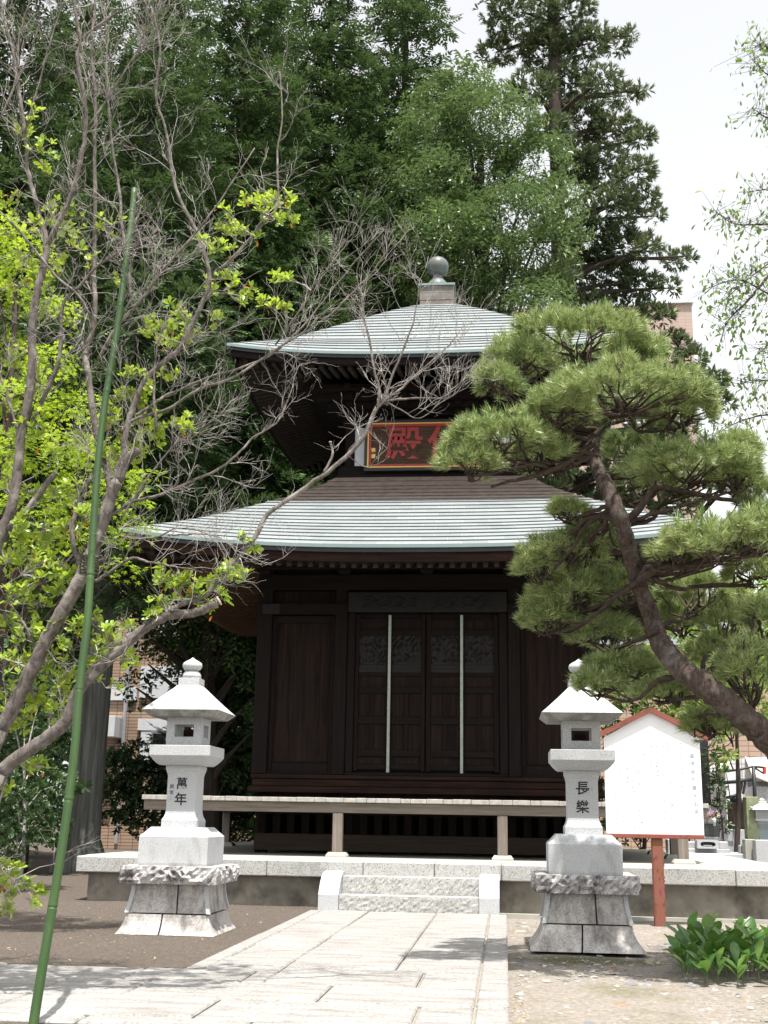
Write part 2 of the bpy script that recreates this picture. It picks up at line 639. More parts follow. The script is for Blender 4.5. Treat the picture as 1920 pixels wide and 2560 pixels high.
def lump_points(lumps, dens, shell=.55):
    """lumps: (x,y,z,rx,ry,rz) ; dens: points per unit of surface"""
    P, D = [], []
    for x, y, z, rx, ry, rz in lumps:
        n = max(4, int(dens * (rx * ry + ry * rz + rx * rz)))
        u = rng.normal(0, 1, (n, 3))
        u /= np.linalg.norm(u, axis=1, keepdims=True)
        r = shell + (1 - shell) * rng.random(n) ** .6
        r *= 1 + .13 * np.sin(u[:, 0] * 7 + x * 3) * np.cos(u[:, 2] * 6 + z * 2)
        P.append(np.array([x, y, z]) + u * r[:, None] * np.array([rx, ry, rz]))
        D.append(u)
    return np.vstack(P), np.vstack(D)


def px_lumps(rows, Y, jit=1.0, flat=1.0, depth=1.0):
    """rows: (px,py,r px[,ry px[,dY]]) -> ellipsoids at depth about Y"""
    out = []
    for row in rows:
        x, y, r = row[:3]
        ry = row[3] if len(row) > 3 else r * flat
        dY = row[4] if len(row) > 4 else random.uniform(-jit, jit)
        c = at(x, y, Y + dY)
        s = 1 / ppm(Y + dY)
        out.append((c[0], c[1], c[2], r * s, r * s * depth, ry * s))
    return out


def limb(mb, pts, r0, r1, n=8, sub=4, wob=.0):
    p = smooth_path(pts, sub)
    if wob:
        p = p + rng.normal(0, wob, p.shape)
    k = len(p)
    rad = [r0 + (r1 - r0) * i / (k - 1) for i in range(k)]
    mb.tube(p, rad, n)
    return p, rad

# ================================================================== SETTING
def build_ground():
    xs = np.unique(np.concatenate([np.linspace(-400, -14, 14), np.linspace(-14, 12, 131), np.linspace(12, 400, 14)]))
    ys = np.unique(np.concatenate([np.linspace(-60, 2, 8), np.linspace(2, 26, 121), np.linspace(26, 60, 30), np.linspace(60, 600, 12)]))
    X, Y = np.meshgrid(xs, ys)
    t = np.clip((X + 1.5) / 1.2, 0, 1)
    Z = -0.012 - .088 * t
    n = np.sin(X * 1.7 + .4) * np.cos(Y * 1.3) * .012 + np.sin(X * 5.1 + Y * 3.7) * .004 + rng.normal(0, .003, X.shape)
    Z = Z + np.where((X > -4.3) & (X < .1) & (Y < 18), -.012 + .25 * n, n)
    V = np.stack([X, Y, Z], axis=2).reshape(-1, 3)
    nx = len(xs)
    idx = np.arange(len(V)).reshape(len(ys), nx)
    F = np.stack([idx[:-1, :-1], idx[:-1, 1:], idx[1:, 1:], idx[1:, :-1]], axis=2).reshape(-1, 4)
    m, nt, out = new_mat('bare_soil')
    v = coords(nt)
    sep = nt.nodes.new('ShaderNodeSeparateXYZ')
    nt.links.new(v, sep.inputs[0])
    f = noise(nt, v, 26, 6, .7)
    f2 = noise(nt, v, 1.1, 5)
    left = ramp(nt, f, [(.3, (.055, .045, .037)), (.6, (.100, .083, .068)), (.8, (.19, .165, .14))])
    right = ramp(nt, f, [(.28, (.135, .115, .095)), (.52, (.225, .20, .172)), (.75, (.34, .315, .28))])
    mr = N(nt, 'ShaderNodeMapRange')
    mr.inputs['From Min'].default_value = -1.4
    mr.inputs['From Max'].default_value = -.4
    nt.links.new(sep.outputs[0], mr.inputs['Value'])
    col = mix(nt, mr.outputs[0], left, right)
    # moss in soft patches
    moss = mix(nt, mr.outputs[0], (0, 0, 0), ramp(nt, f2, [(.52, 0), (.66, .45)]))
    col = mix(nt, moss, col, (.085, .085, .022))
    # moss patch on the damp soil in front of the second lantern
    q = []
    for k, (c_, w_) in enumerate(((.9, 1.25), (12.72, .62))):
        a_ = N(nt, 'ShaderNodeMath', operation='SUBTRACT')
        nt.links.new(sep.outputs[k], a_.inputs[0])
        a_.inputs[1].default_value = c_
        b_ = N(nt, 'ShaderNodeMath', operation='DIVIDE')
        nt.links.new(a_.outputs[0], b_.inputs[0])
        b_.inputs[1].default_value = w_
        d_ = N(nt, 'ShaderNodeMath', operation='POWER')
        nt.links.new(b_.outputs[0], d_.inputs[0])
        d_.inputs[1].default_value = 2
        q.append(d_.outputs[0])
    e_ = N(nt, 'ShaderNodeMath', operation='ADD')
    nt.links.new(q[0], e_.inputs[0])
    nt.links.new(q[1], e_.inputs[1])
    h_ = N(nt, 'ShaderNodeMath', operation='ADD')
    nt.links.new(e_.outputs[0], h_.inputs[0])
    nt.links.new(noise(nt, v, 5, 6, .7), h_.inputs[1])
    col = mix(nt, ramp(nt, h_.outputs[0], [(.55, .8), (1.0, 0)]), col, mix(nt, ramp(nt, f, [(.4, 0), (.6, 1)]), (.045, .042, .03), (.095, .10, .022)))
    g3 = noise(nt, v, 120, 2, .5)
    col = mix(nt, ramp(nt, g3, [(.62, 0), (.68, .6)]), col, (.42, .40, .37))
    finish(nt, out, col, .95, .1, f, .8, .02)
    o = np_mesh('ground', V, F, m, smooth=True)
    tag(o, kind='structure')


build_ground()


def build_path():
    mb = MB()
    g = .006

    def slab(x0, x1, y0, y1):
        j = random.uniform(-.009, .004)
        mb.cbox(x0 + g + random.uniform(0, .004), x1 - g - random.uniform(0, .004), y0 + g + random.uniform(0, .006), y1 - g - random.uniform(0, .004), -.135, j, .014)

    def col(x0, x1, ys):
        for a, b in zip(ys[:-1], ys[1:]):
            slab(x0, x1, a, b)
    T = 17.05
    col(-2.70, -2.52, [10.36, 11.9, 13.6, 15.2, T])
    col(-2.52, -1.88, [10.36, 11.25, 12.4, 13.6, 14.9, 16.1, T])
    col(-1.88, -.94, [10.62, 11.9, 13.3, 14.6, 15.8, T])
    col(-.94, -.22, [10.62, 11.6, 12.9, 14.4, 15.6, T])
    col(-.22, .02, [2, 4, 5.6, 7.2, 8.9, 10.62, 12.3, 14.0, 15.6, T])

    def row(y0, y1, xs):
        for a, b in zip(xs[:-1], xs[1:]):
            slab(a, b, y0, y1)
    row(9.64, 10.36, [-30, -22, -16, -12, -9.5, -7.4, -5.6, -4.2, -3.0, -2.07, -1.88])
    row(9.64, 10.62, [-1.88, -.69, -.22])
    row(8.78, 9.64, [-30, -20, -12, -9, -7.2, -5.8, -4.5, -3.4, -2.74, -1.33, -.22])
    row(7.95, 8.78, [-30, -20, -12, -9, -7.5, -6.0, -4.6, -3.36, -2.0, -.60, -.22])
    row(7.68, 7.95, [-30, -20, -12, -9, -7, -5.2, -3.9, -2.67, -1.6, -.85, -.22])
    col(-1.5, -.22, [2, 4, 5.5, 6.6, 7.68])
    o = mb.build('path', MT['paver'])
    tag(o, kind='structure')
    # sand bed under the slabs, showing in the joints
    b = MB().box(-2.69, .005, 10.3, 17.0, -.16, -.03).box(-29, -1.49, 7.7, 10.3, -.16, -.032).box(-1.485, .006, 2, 10.295, -.16, -.03)
    tag(b.build('joint_sand', mat_noise('joint_sand', (.17, .15, .12), (.34, .31, .26), 30)), kind='structure')


build_path()

# loose stones and litter on the right-hand soil
def scatter_stones():
    n = 6000
    X = rng.uniform(.06, 4.5, n)
    Y = 8.2 + 9.0 * rng.random(n) ** 1.15
    keep = ~((abs(X - .85) < .6) & (abs(Y - 13.72) < .6))
    X, Y = X[keep], Y[keep]
    n = len(X)
    base = np.array([(-1, -1, 0), (1, -.8, 0), (.9, 1, 0), (-.8, .9, 0), (-.6, -.7, .7), (.7, -.5, .8), (.5, .6, .6), (-.5, .6, .75)])
    F = np.array([(4, 5, 6, 7), (0, 1, 5, 4), (1, 2, 6, 5), (2, 3, 7, 6), (3, 0, 4, 7)])
    A = rng.uniform(0, 2 * pi, n)
    S = np.clip(rng.lognormal(-4.75, .6, n), .003, .05)
    V = base[None] * S[:, None, None] * np.stack([rng.uniform(.7, 1.6, n), rng.uniform(.6, 1.2, n), rng.uniform(.3, .8, n)], 1)[:, None, :]
    V = V + rng.normal(0, .12, V.shape) * S[:, None, None]
    c, s = np.cos(A)[:, None], np.sin(A)[:, None]
    V = np.stack([V[..., 0] * c - V[..., 1] * s + X[:, None], V[..., 0] * s + V[..., 1] * c + Y[:, None], V[..., 2] - .103], 2)
    FF = F[None] + (np.arange(n) * 8)[:, None, None]
    m, nt, out = new_mat('loose_gravel')
    geo = nt.nodes.new('ShaderNodeNewGeometry')
    col = ramp(nt, geo.outputs['Random Per Island'], [(0, (.10, .11, .13)), (.35, (.22, .22, .23)), (.6, (.26, .24, .215)), (.85, (.36, .34, .31)), (1, (.22, .14, .09))])
    finish(nt, out, col, .8, .3)
    o = np_mesh('gravel', V.reshape(-1, 3), FF.reshape(-1, 4), m)
    tag(o, 'loose grey gravel scattered over the tan soil right of the paved path', 'gravel', kind='stuff')
    # fallen leaves
    n = 240
    X = np.concatenate([rng.normal(.10, .05, 60), rng.uniform(-6, -2.9, 120), rng.uniform(.1, 3, 60)])
    Y = np.concatenate([rng.uniform(8.2, 10, 60), rng.uniform(10.6, 17, 120), rng.uniform(8, 17, 60)])
    Zg = np.where(X > 0, -.092, .004)
    R = frames(np.stack([rng.normal(0, 1, n), rng.normal(0, 1, n), rng.normal(0, .12, n)], 1))
    V, F = scatter(T_leaf6(.055, .028, .3, .3), np.stack([X, Y, Zg], 1), R, rng.uniform(.25, .7, n))
    m = mat_leaf('fallen_leaves', ((.20, .10, .05), (.33, .22, .10), (.52, .46, .22)), .2, .7, .2)
    o = np_mesh('leaf_litter', V, F, m)
    tag(o, 'dry fallen leaves lying on the soil and path edges', 'leaf litter', kind='stuff')


scatter_stones()

# ================================================================== PODIUM AND STEPS
XC, YC = -1.35, 23.5
PF, PX0, PX1, PZ = 17.72, -6.32, 4.3, .625


def build_podium():
    t = empty('stone_podium', (XC, YC, 0), 'wide stone podium carrying the dark wooden hall, granite edge over a stained concrete wall', 'podium')
    YB = 29.3
    MB().box(PX0 + .16, PX1 - .16, PF + .14, YB - .14, -.2, .41).build('retaining_wall', MT['concrete'], t)
    MB().box(PX0 + .32, PX1 - .32, PF + .32, YB - .32, .41, PZ + .004).build('top_floor', MT['mortar'], t)
    MB().box(PX0 + .1, PX1 - .1, PF + .03, PF + .14, -.2, -.045).build('footing', MT['mortar'], t)

    def cap(x0, x1, y0, y1):
        mb = MB()
        nx, ny = max(2, int((x1 - x0) / .05)), max(2, int((y1 - y0) / .05))
        nx, ny = min(nx, 60), min(ny, 60)
        mb.cbox(x0 + .004, x1 - .004, y0 + .004, y1 - .004, .395, PZ + random.uniform(-.004, .004), .014)
        mb.build('edge_stone', MT['granite_cap'], t)
    xs = [PX0, -4.9, -3.46, -2.05, -1.02, -.06, 1.2, 2.16, 3.2, PX1]
    for a, b in zip(xs[:-1], xs[1:]):
        cap(a, b, PF, PF + .33)
    ys = [PF + .33, 19.4, 21, 22.6, 24.2, 25.8, 27.4, YB]
    for a, b in zip(ys[:-1], ys[1:]):
        cap(PX0, PX0 + .33, a, b)
        cap(PX1 - .33, PX1, a, b)


build_podium()


def rough_box(x0, x1, y0, y1, z0, z1, amp=.012, step=.035, top=True):
    """box of split stone: finely divided faces pushed in and out"""
    mb = MB()

    def face(o, u, v, n, a):
        o, u, v, n = map(np.array, (o, u, v, n))
        nu, nv = max(2, int(np.linalg.norm(u) / step)), max(2, int(np.linalg.norm(v) / step))
        vs = []
        for j in range(nv + 1):
            for i in range(nu + 1):
                e = 0 if i in (0, nu) or j in (0, nv) else 1
                vs.append(o + u * i / nu + v * j / nv + n * (random.uniform(-.4, 1) * a * e))
        mb.add(vs, [(j * (nu + 1) + i, j * (nu + 1) + i + 1, (j + 1) * (nu + 1) + i + 1, (j + 1) * (nu + 1) + i)
                    for j in range(nv) for i in range(nu)])
    dx, dy, dz = (x1 - x0, 0, 0), (0, y1 - y0, 0), (0, 0, z1 - z0)
    face((x0, y0, z0), dx, dz, (0, -1, 0), amp)
    face((x1, y0, z0), dy, dz, (1, 0, 0), amp)
    face((x1, y1, z0), (x0 - x1, 0, 0), dz, (0, 1, 0), amp)
    face((x0, y1, z0), (0, y0 - y1, 0), dz, (-1, 0, 0), amp)
    face((x0, y0, z1), dx, dy, (0, 0, 1), amp * .12)
    face((x0, y1, z0), dx, (0, y0 - y1, 0), (0, 0, -1), 0)
    return mb


def build_steps():
    t = empty('stone_steps', (XC, 17.4, 0), 'two rough granite steps between low curved cheek stones in front of the podium', 'steps')
    rough_box(-2.30, -.37, 17.06, 17.72, -.10, .197, .007).build('step', MT['granite_cap'], t)
    rough_box(-2.298, -.372, 17.39, 17.73, .199, .432, .007).build('step', MT['granite_cap'], t)
    for s in (0, 1):
        x0, x1 = ((-2.585, -2.305) if s == 0 else (-.365, -.09))
        mb = MB()
        prof = [(17.04, -.1), (17.04, .20), (17.11, .28), (17.20, .36), (17.32, .43), (17.46, .475), (17.62, .49), (17.715, .49), (17.715, -.1)]
        n = len(prof)
        vs = [(x0, y, z) for y, z in prof] + [(x1, y, z) for y, z in prof]
        fs = [tuple(range(n - 1, -1, -1)), tuple(range(n, 2 * n))] + [(i, (i + 1) % n, (i + 1) % n + n, i + n) for i in range(n)]
        mb.add(vs, fs).build('cheek_stone', MT['granite'], t)


build_steps()

# ================================================================== HALL
WX0, WX1, WY = -4.25, 1.55, 20.6       # wall corners and front wall plane


def curved_roof(name, prof, rise_w, rise, ncourse, parent, m, w_top, ulen=.45, lip=.013):
    """square hipped roof in stepped copper courses with rising corners; prof: list (w, z) on the hip"""
    pw = np.array([p[0] for p in prof])[::-1]
    pz = np.array([p[1] for p in prof])[::-1]

    def surf(w, s):
        zh = np.interp(w, pw, pz)
        k = np.clip((w - rise_w) / (pw[-1] - rise_w), 0, 1) ** 2 * rise
        return zh - k * (1 - abs(s) ** 2.6)
    V, F, UVs = [], [], []
    ns = 36
    S = np.linspace(-1, 1, ns + 1)
    ws = np.linspace(w_top, pw[-1], ncourse + 1)
    for side in range(4):
        c, sn = [(1, 0), (0, 1), (-1, 0), (0, -1)][side]

        def W(s, w, z):
            x, y = s * w, -w
            return (XC + x * c - y * sn, YC + x * sn + y * c, z)
        for k in range(ncourse):
            wa, wb = ws[k], ws[k + 1]
            n0 = len(V)
            for s in S:
                V.append(W(s, wa, surf(wa, s) - .004))
                V.append(W(s, wb + .012, surf(wb, s) + lip))
                V.append(W(s, wb + .010, surf(wb, s) + lip - .004))
                V.append(W(s, wb - .010, surf(wb, s) - .004))
            for i in range(ns):
                a = n0 + i * 4
                for q in range(3):
                    F.append((a + q, a + 4 + q, a + 5 + q, a + 1 + q))
                    for (ii, qq) in ((i, q), (i + 1, q), (i + 1, q + 1), (i, q + 1)):
                        ww = (wa, wb, wb, wb - .02)[qq]
                        UVs.append((S[ii] * (wa + wb) * .5 / ulen + 40, (k + min(qq, 1) * .7 + .15)))
    me = bpy.data.meshes.new(name)
    me.from_pydata(V, [], F)
    uv = me.uv_layers.new(name='UVMap')
    uv.data.foreach_set('uv', np.array(UVs, dtype=np.float32).ravel())
    me.update()
    # ridge strips on the hips
    o = link_mesh(name, me, m, parent)
    return o, surf


def mat_copper(name, top_w):
    m, nt, out = new_mat(name)
    tc = nt.nodes.new('ShaderNodeTexCoord')
    br = N(nt, 'ShaderNodeTexBrick', Scale=1.0)
    br.inputs['Mortar Size'].default_value = .012
    br.inputs['Mortar Smooth'].default_value = .2
    br.inputs['Brick Width'].default_value = 1.0
    br.inputs['Row Height'].default_value = 1.0
    br.inputs['Color1'].default_value = (.175, .198, .205, 1)
    br.inputs['Color2'].default_value = (.225, .25, .255, 1)
    br.inputs['Mortar'].default_value = (.28, .305, .312, 1)
    br.offset = .5
    nt.links.new(tc.outputs['UV'], br.inputs['Vector'])
    v = coords(nt)
    f = noise(nt, v, 1.6, 6, .65)
    col = mix(nt, ramp(nt, f, [(.35, 0), (.7, .5)]), br.outputs['Color'], (.25, .262, .258))
    f2 = noise(nt, v, 7, 5, .6)
    col = mix(nt, ramp(nt, f2, [(.5, 0), (.8, .35)]), col, (.20, .25, .26))
    # bare brown copper where the roof above keeps the rain off
    if top_w:
        sep = nt.nodes.new('ShaderNodeSeparateXYZ')
        nt.links.new(tc.outputs['Object'], sep.inputs[0])
        ad = N(nt, 'ShaderNodeMath', operation='ADD')
        ml = N(nt, 'ShaderNodeMath', operation='MULTIPLY')
        ml.inputs[1].default_value = .16
        nt.links.new(f, ml.inputs[0])
        nt.links.new(sep.outputs[2], ad.inputs[0])
        nt.links.new(ml.outputs[0], ad.inputs[1])
        fac = ramp(nt, ad.outputs[0], [(0, 0), (1, 1)])
        mr = N(nt, 'ShaderNodeMapRange')
        mr.inputs['From Min'].default_value = top_w[0]
        mr.inputs['From Max'].default_value = top_w[1]
        nt.links.new(ad.outputs[0], mr.inputs['Value'])
        nt.nodes.remove(fac.node)
        brown = ramp(nt, f2, [(.3, (.17, .135, .115)), (.7, (.27, .22, .19))])
        col = mix(nt, mr.outputs[0], col, brown)
    finish(nt, out, col, .5, .4, f2, .08, .003)
    return m


def eave_ring(surf, w, drop0, drop1, inset0, inset1, ns=24):
    """a band running under the eave edge, following its curve"""
    mb = MB()
    for side in range(4):
        c, sn = [(1, 0), (0, 1), (-1, 0), (0, -1)][side]
        vs, fs = [], []
        for i in range(ns + 1):
            s = -1 + 2 * i / ns
            z = surf(w, s)
            for ww, dz in ((w - inset0, drop0), (w - inset0, drop1), (w - inset1, drop1), (w - inset1, drop0)):
                x, y = s * ww, -ww
                vs.append((XC + x * c - y * sn, YC + x * sn + y * c, z - dz))
        for i in range(ns):
            for q in range(4):
                a, b = i * 4 + q, i * 4 + (q + 1) % 4
                fs.append((a, a + 4, b + 4, b))
        mb.add(vs, fs)
    return mb


def rafter(surf, w_out, w_in, s_pos, side, z_in, wd=.075, ht=.095, drop=.30):
    """square rafter perpendicular to the eave; s_pos: distance along the eave from its middle"""
    c, sn = [(1, 0), (0, 1), (-1, 0), (0, -1)][side]
    zo = surf(w_out + .12, max(-1, min(1, s_pos / w_out))) - drop
    wi = max(w_in, abs(s_pos))
    t = (w_out - wi) / (w_out - w_in)
    zi = zo + (z_in - zo) * t
    vs = []
    for ww, z in ((w_out, zo), (wi, zi)):
        for dx, dz in ((-wd / 2, 0), (wd / 2, 0), (wd / 2, ht), (-wd / 2, ht)):
            x, y = s_pos + dx, -ww
            vs.append((XC + x * c - y * sn, YC + x * sn + y * c, z + dz))
    return vs, [(0, 3, 2, 1), (4, 5, 6, 7), (0, 1, 5, 4), (1, 2, 6, 5), (2, 3, 7, 6), (3, 0, 4, 7)]


def soffit(surf, w_out, w_in, z_in, drop, ns=24):
    mb = MB()
    for side in range(4):
        c, sn = [(1, 0), (0, 1), (-1, 0), (0, -1)][side]
        vs = []
        for i in range(ns + 1):
            s = -1 + 2 * i / ns
            for ww, z in ((w_out, surf(w_out, s) - drop), (w_in, z_in)):
                x, y = s * ww, -ww
                vs.append((XC + x * c - y * sn, YC + x * sn + y * c, z))
        mb.add(vs, [(2 * i, 2 * i + 2, 2 * i + 3, 2 * i + 1) for i in range(ns)])
    return mb


def build_hall():
    t = empty('temple_hall', (XC, YC, PZ), 'dark brown two-tiered wooden temple hall with curved green copper roofs', 'temple hall')
    rw = random.Random(5)
    w2 = WX1 - WX0
    # ---- walls: core box and framing
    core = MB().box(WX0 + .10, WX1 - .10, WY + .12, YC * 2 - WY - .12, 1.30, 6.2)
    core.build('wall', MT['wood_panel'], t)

    def zz(y):
        return 1.98 + (1092 - y) * .003728

    def xx(x):
        return -2.61 + (x - 522) * .003759
    # base beams (three stepped courses on every side)
    for z0, z1, e in ((1.63, 1.735, .13), (1.74, 1.86, .07), (1.865, 1.93, .10)):
        MB().cbox(WX0 - e, WX1 + e, WY - e, 2 * YC - WY + e, z0, z1, .01).build('base_beam', MT['wood_redx'], t)
    # columns
    for x0, x1 in ((60, 128), (430, 488), (1235, 1290)):
        MB().cbox(xx(x0), xx(x1), WY - .055, WY + .12, 1.932, 5.62, .015).build('column', MT['wood_z'], t)
    MB().cbox(WX1 - .22, WX1 + .04, WY - .055, WY + .12, 1.932, 5.62, .015).build('column', MT['wood_z'], t)
    for y in (WY + 1.9, WY + 3.9, 2 * YC - WY - .12):
        for x in (WX0 - .03, WX1 - .13):
            MB().cbox(x, x + .16, y, y + .2, 1.932, 5.62, .015).build('column', MT['wood_z'], t)
    # horizontal beams
    MB().cbox(WX0 - .10, WX1 + .10, WY - .075, WY - .0575, 5.14, 5.42, .006).build('head_beam', MT['wood_x'], t)
    MB().cbox(WX0 - .14, xx(488), WY - .085, WY - .0575, 4.70, 4.90, .006).build('tie_beam', MT['wood_x'], t)
    MB().cbox(xx(1235), WX1 + .14, WY - .085, WY - .0575, 4.70, 4.90, .006).build('tie_beam', MT['wood_x'], t)
    MB().cbox(xx(84), xx(165), WY - .091, WY - .0862, 4.71, 4.89, .002).build('beam_fitting', MT['wood_carved'], t)
    # side nuki (left and right walls)
    for z0, z1 in ((4.70, 4.90), (3.2, 3.34), (5.14, 5.42)):
        MB().box(WX0 - .05, WX0 + .06, WY + .13, 2 * YC - WY - .13, z0, z1).build('tie_beam', MT['wood_y'], t)
    # side bays: framed panels
    for a, b in ((128, 430), (1290, 1600)):
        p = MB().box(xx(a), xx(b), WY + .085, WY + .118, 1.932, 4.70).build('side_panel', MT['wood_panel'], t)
        fr = MB()
        xa, xb = xx(a) + .002, xx(b) - .002
        fr.cbox(xa, xa + .075, WY + .03, WY + .083, 1.934, 4.698)
        fr.cbox(xb - .075, xb, WY + .03, WY + .083, 1.934, 4.698)
        fr.cbox(xa + .077, xb - .077, WY + .03, WY + .083, 4.57, 4.698)
        fr.cbox(xa + .077, xb - .077, WY + .028, WY + .083, 1.934, 2.13)
        fr.build('panel_frame', MT['wood_z'], p)
        mo = MB()
        mo.cbox(xa + .077, xa + .107, WY + .05, WY + .0835, 2.132, 4.568)
        mo.cbox(xb - .107, xb - .077, WY + .05, WY + .0835, 2.132, 4.568)
        mo.cbox(xa + .109, xb - .109, WY + .05, WY + .0835, 2.132, 2.16)
        mo.build('moulding', MT['wood_red'], p)
        MB().cbox(xa, xb, WY - .03, WY + .029, 1.931, 1.975, .006).build('sill', MT['wood_x'], t)
        up = MB().box(xx(a), xx(b), WY + .06, WY + .118, 4.902, 5.138).build('upper_panel', MT['wood_panel'], t)
    # carved transom above the door
    cb = MB().cbox(xx(490), xx(1233), WY - .10, WY + .03, zz(350), zz(254), .015).build('carved_transom', MT['wood_carved'], t)
    for sgn in (-1, 1):
        sw = MB()
        for cx, r, turns, ph in ((.33, .10, 1.6, 0), (.62, .115, 1.7, 2.2), (.88, .085, 1.5, 1.0), (1.12, .06, 1.2, 3)):
            pts = []
            for k in range(22):
                a = ph + turns * 2 * pi * k / 21
                rr = r * (.15 + .85 * k / 21)
                pts.append((XC + sgn * (1.36 - cx + rr * 1.25 * cos(a)), WY - .103, (zz(302)) + rr * sin(a)))
            sw.tube(pts, [.006 + .010 * k / 21 for k in range(22)], 5)
            sw.tube([(XC + sgn * (1.36 - cx + .1), WY - .103, zz(330)), (XC + sgn * (1.36 - cx), WY - .104, zz(322)), (XC + sgn * (1.36 - cx - .15), WY - .103, zz(340))], [.012, .016, .004], 5)
        sw.build('carving', MT['wood_carved'], cb, True)
    # door: frame, four folding leaves
    fr = MB()
    fr.cbox(xx(490), xx(524), WY - .02, WY + .10, 1.98, zz(352))
    fr.cbox(xx(1195), xx(1233), WY - .02, WY + .10, 1.98, zz(352))
    fr.cbox(xx(490), xx(1233), WY - .05, WY + .10, 1.932, 1.978)
    fr.build('door_frame', MT['wood_z'], t)
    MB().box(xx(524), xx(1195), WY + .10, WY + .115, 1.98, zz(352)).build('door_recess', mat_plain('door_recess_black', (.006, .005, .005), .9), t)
    leaves = ((526, 678, 545, 672), (697, 853, 700, 834), (859, 1012, 880, 1010), (1033, 1193, 1037, 1169))
    for li, (a, b, ia, ib) in enumerate(leaves):
        X0, X1, I0, I1 = xx(a), xx(b), xx(ia), xx(ib)
        y0 = WY + .02
        d = MB()
        d.box(X0 + .006, X1 - .006, y0 + .03, y0 + .05, zz(1075), zz(378))
        door = d.build('door_leaf', MT['wood_panel'], t)
        MB().cbox(X0, I0 - .001, y0 - .012, y0 + .029, zz(1085), zz(358)).build('stile', MT['wood_red'], door)
        MB().cbox(I1 + .001, X1, y0 - .012, y0 + .029, zz(1085), zz(358)).build('stile', MT['wood_red'], door)
        for q0, q1 in ((378, 388), (432, 458), (634, 648), (700, 728), (838, 870), (988, 1018), (1052, 1078)):
            MB().cbox(I0, I1, y0 - .004, y0 + .029, zz(q1), zz(q0), .006).build('rail', MT['wood_x'], door)
        mid = (I0 + I1) / 2
        for q0, q1 in ((728.5, 837.5), (870.5, 987.5)):
            MB().cbox(mid - .035, mid + .035, y0, y0 + .028, zz(q1), zz(q0), .005).build('muntin', MT['wood_red'], door)
        # openwork carved panel: relief of waves and birds with dark holes
        nx, nz = 46, 62
        zb, zt = zz(633), zz(459)
        gx, gz = np.meshgrid(np.linspace(I0, I1, nx + 1), np.linspace(zb, zt, nz + 1))
        u, w = (gx - I0) / (I1 - I0), (gz - zb) / (zt - zb)
        q = li * 1.7
        fx = np.sin(u * 14 + 3 * np.sin(w * 9 + q) + q) * np.cos(w * 15 + 2.5 * np.sin(u * 11 + q))
        fx += .6 * np.sin(u * 31 + 2 * np.sin(w * 23 + q)) * np.sin(w * 29 + q + 2 * np.cos(u * 17))
        mtn = .18 + .12 * np.abs(np.sin(u * 4.2 + q * 2))
        relief = y0 + .012 - .014 * np.tanh(fx * 1.6)
        relief = np.where(w < mtn, y0 + .004 + .006 * np.sin(w * 60), relief)
        V = np.stack([gx, relief, gz], 2).reshape(-1, 3)
        idx = np.arange(len(V)).reshape(nz + 1, nx + 1)
        F = np.stack([idx[:-1, :-1], idx[:-1, 1:], idx[1:, 1:], idx[1:, :-1]], 2).reshape(-1, 4)
        fc = (fx[:-1, :-1] + fx[1:, 1:]) / 2
        hole = (fc < -.55) & (w[:-1, :-1] > mtn[:-1, :-1] + .03)
        np_mesh('carved_panel', V, F[~hole.reshape(-1)], MT['wood_carved'], door, True)
    for x in (687, 1022):
        st = MB()
        st.cbox(xx(x - 6.5), xx(x + 6.5), WY - .012, WY + .012, zz(1090), zz(362), .003)
        for k in range(23):
            z = zz(362) - .02 - k * .118
            st.cbox(xx(x - 6.5) - .002, xx(x + 6.5) + .002, WY - .016, WY - .0125, z - .006, z, .001)
        st.build('hinge_strip', MT['strip'], t)
    # ---- veranda
    v0x, v1x, vf = -5.80, 3.10, 19.13
    ver = MB()
    for (x0, x1, y0, y1) in ((v0x + .02, v1x - .02, vf + .02, vf + .14), (v0x + .02, v0x + .14, vf + .145, 26.5), (v1x - .14, v1x - .02, vf + .145, 26.5)):
        ver.cbox(x0, x1, y0, y1, 1.305, 1.462, .008)
    veranda = ver.build('veranda', MT['wood_grey'], t)
    x = v0x
    k = 0
    while x < v1x - .02:
        wd = min(rw.uniform(.15, .29), v1x - x)
        mb = MB()
        mb.cbox(x + .002, x + wd - .002, vf - .055 + rw.uniform(-.008, .008), WY - .14, 1.464, 1.535 + rw.uniform(-.005, .003), .006)
        mb.build('plank', MT['wood_end'], veranda)
        x += wd
        k += 1
    for y0 in np.arange(20.48, 26.4, .27):
        MB().cbox(v0x, WX0 - .14, y0, y0 + .262, 1.464, 1.534, .006).build('plank', MT['wood_end'], veranda) if y0 < 22.5 else None
    MB().box(v0x, WX0 - .14, 22.65, 26.4, 1.464, 1.534).build('side_floor', MT['wood_grey'], veranda)
    MB().box(WX1 + .14, v1x, 20.5, 26.4, 1.464, 1.534).build('side_floor', MT['wood_grey'], veranda)
    posts = [(-5.30, vf + .08), (-2.63, vf + .08), (-.045, vf + .08), (2.70, vf + .08), (-5.66, 22.0), (-5.66, 24.6), (2.95, 22.0), (2.95, 24.6)]
    for px, py in posts:
        MB().cbox(px - .078, px + .078, py - .078, py + .078, .70, 1.303, .008).build('veranda_post', MT['wood_greyz'], t)
        MB().sq(px, py, [(.17, .62), (.165, .66), (.13, .705)]).build('post_base_stone', MT['mortar'], t)
    # ---- underfloor: slatted screen and skirting board
    sc = MB()
    sc.box(WX0, WX1, WY - .02, WY + .06, 1.27, 1.32)
    sc.build('underfloor_rail', MT['wood_x'], t)
    slats = MB()
    x = WX0 + .05
    while x < WX1 - .1:
        slats.cbox(x, x + .13, WY, WY + .05, .96, 1.27, .004)
        x += .25
    slats.build('underfloor_slats', MT['wood_z'], t)
    MB().cbox(WX0, WX1, WY - .03, WY + .05, .68, .955, .006).build('underfloor_board', MT['wood_board'], t)
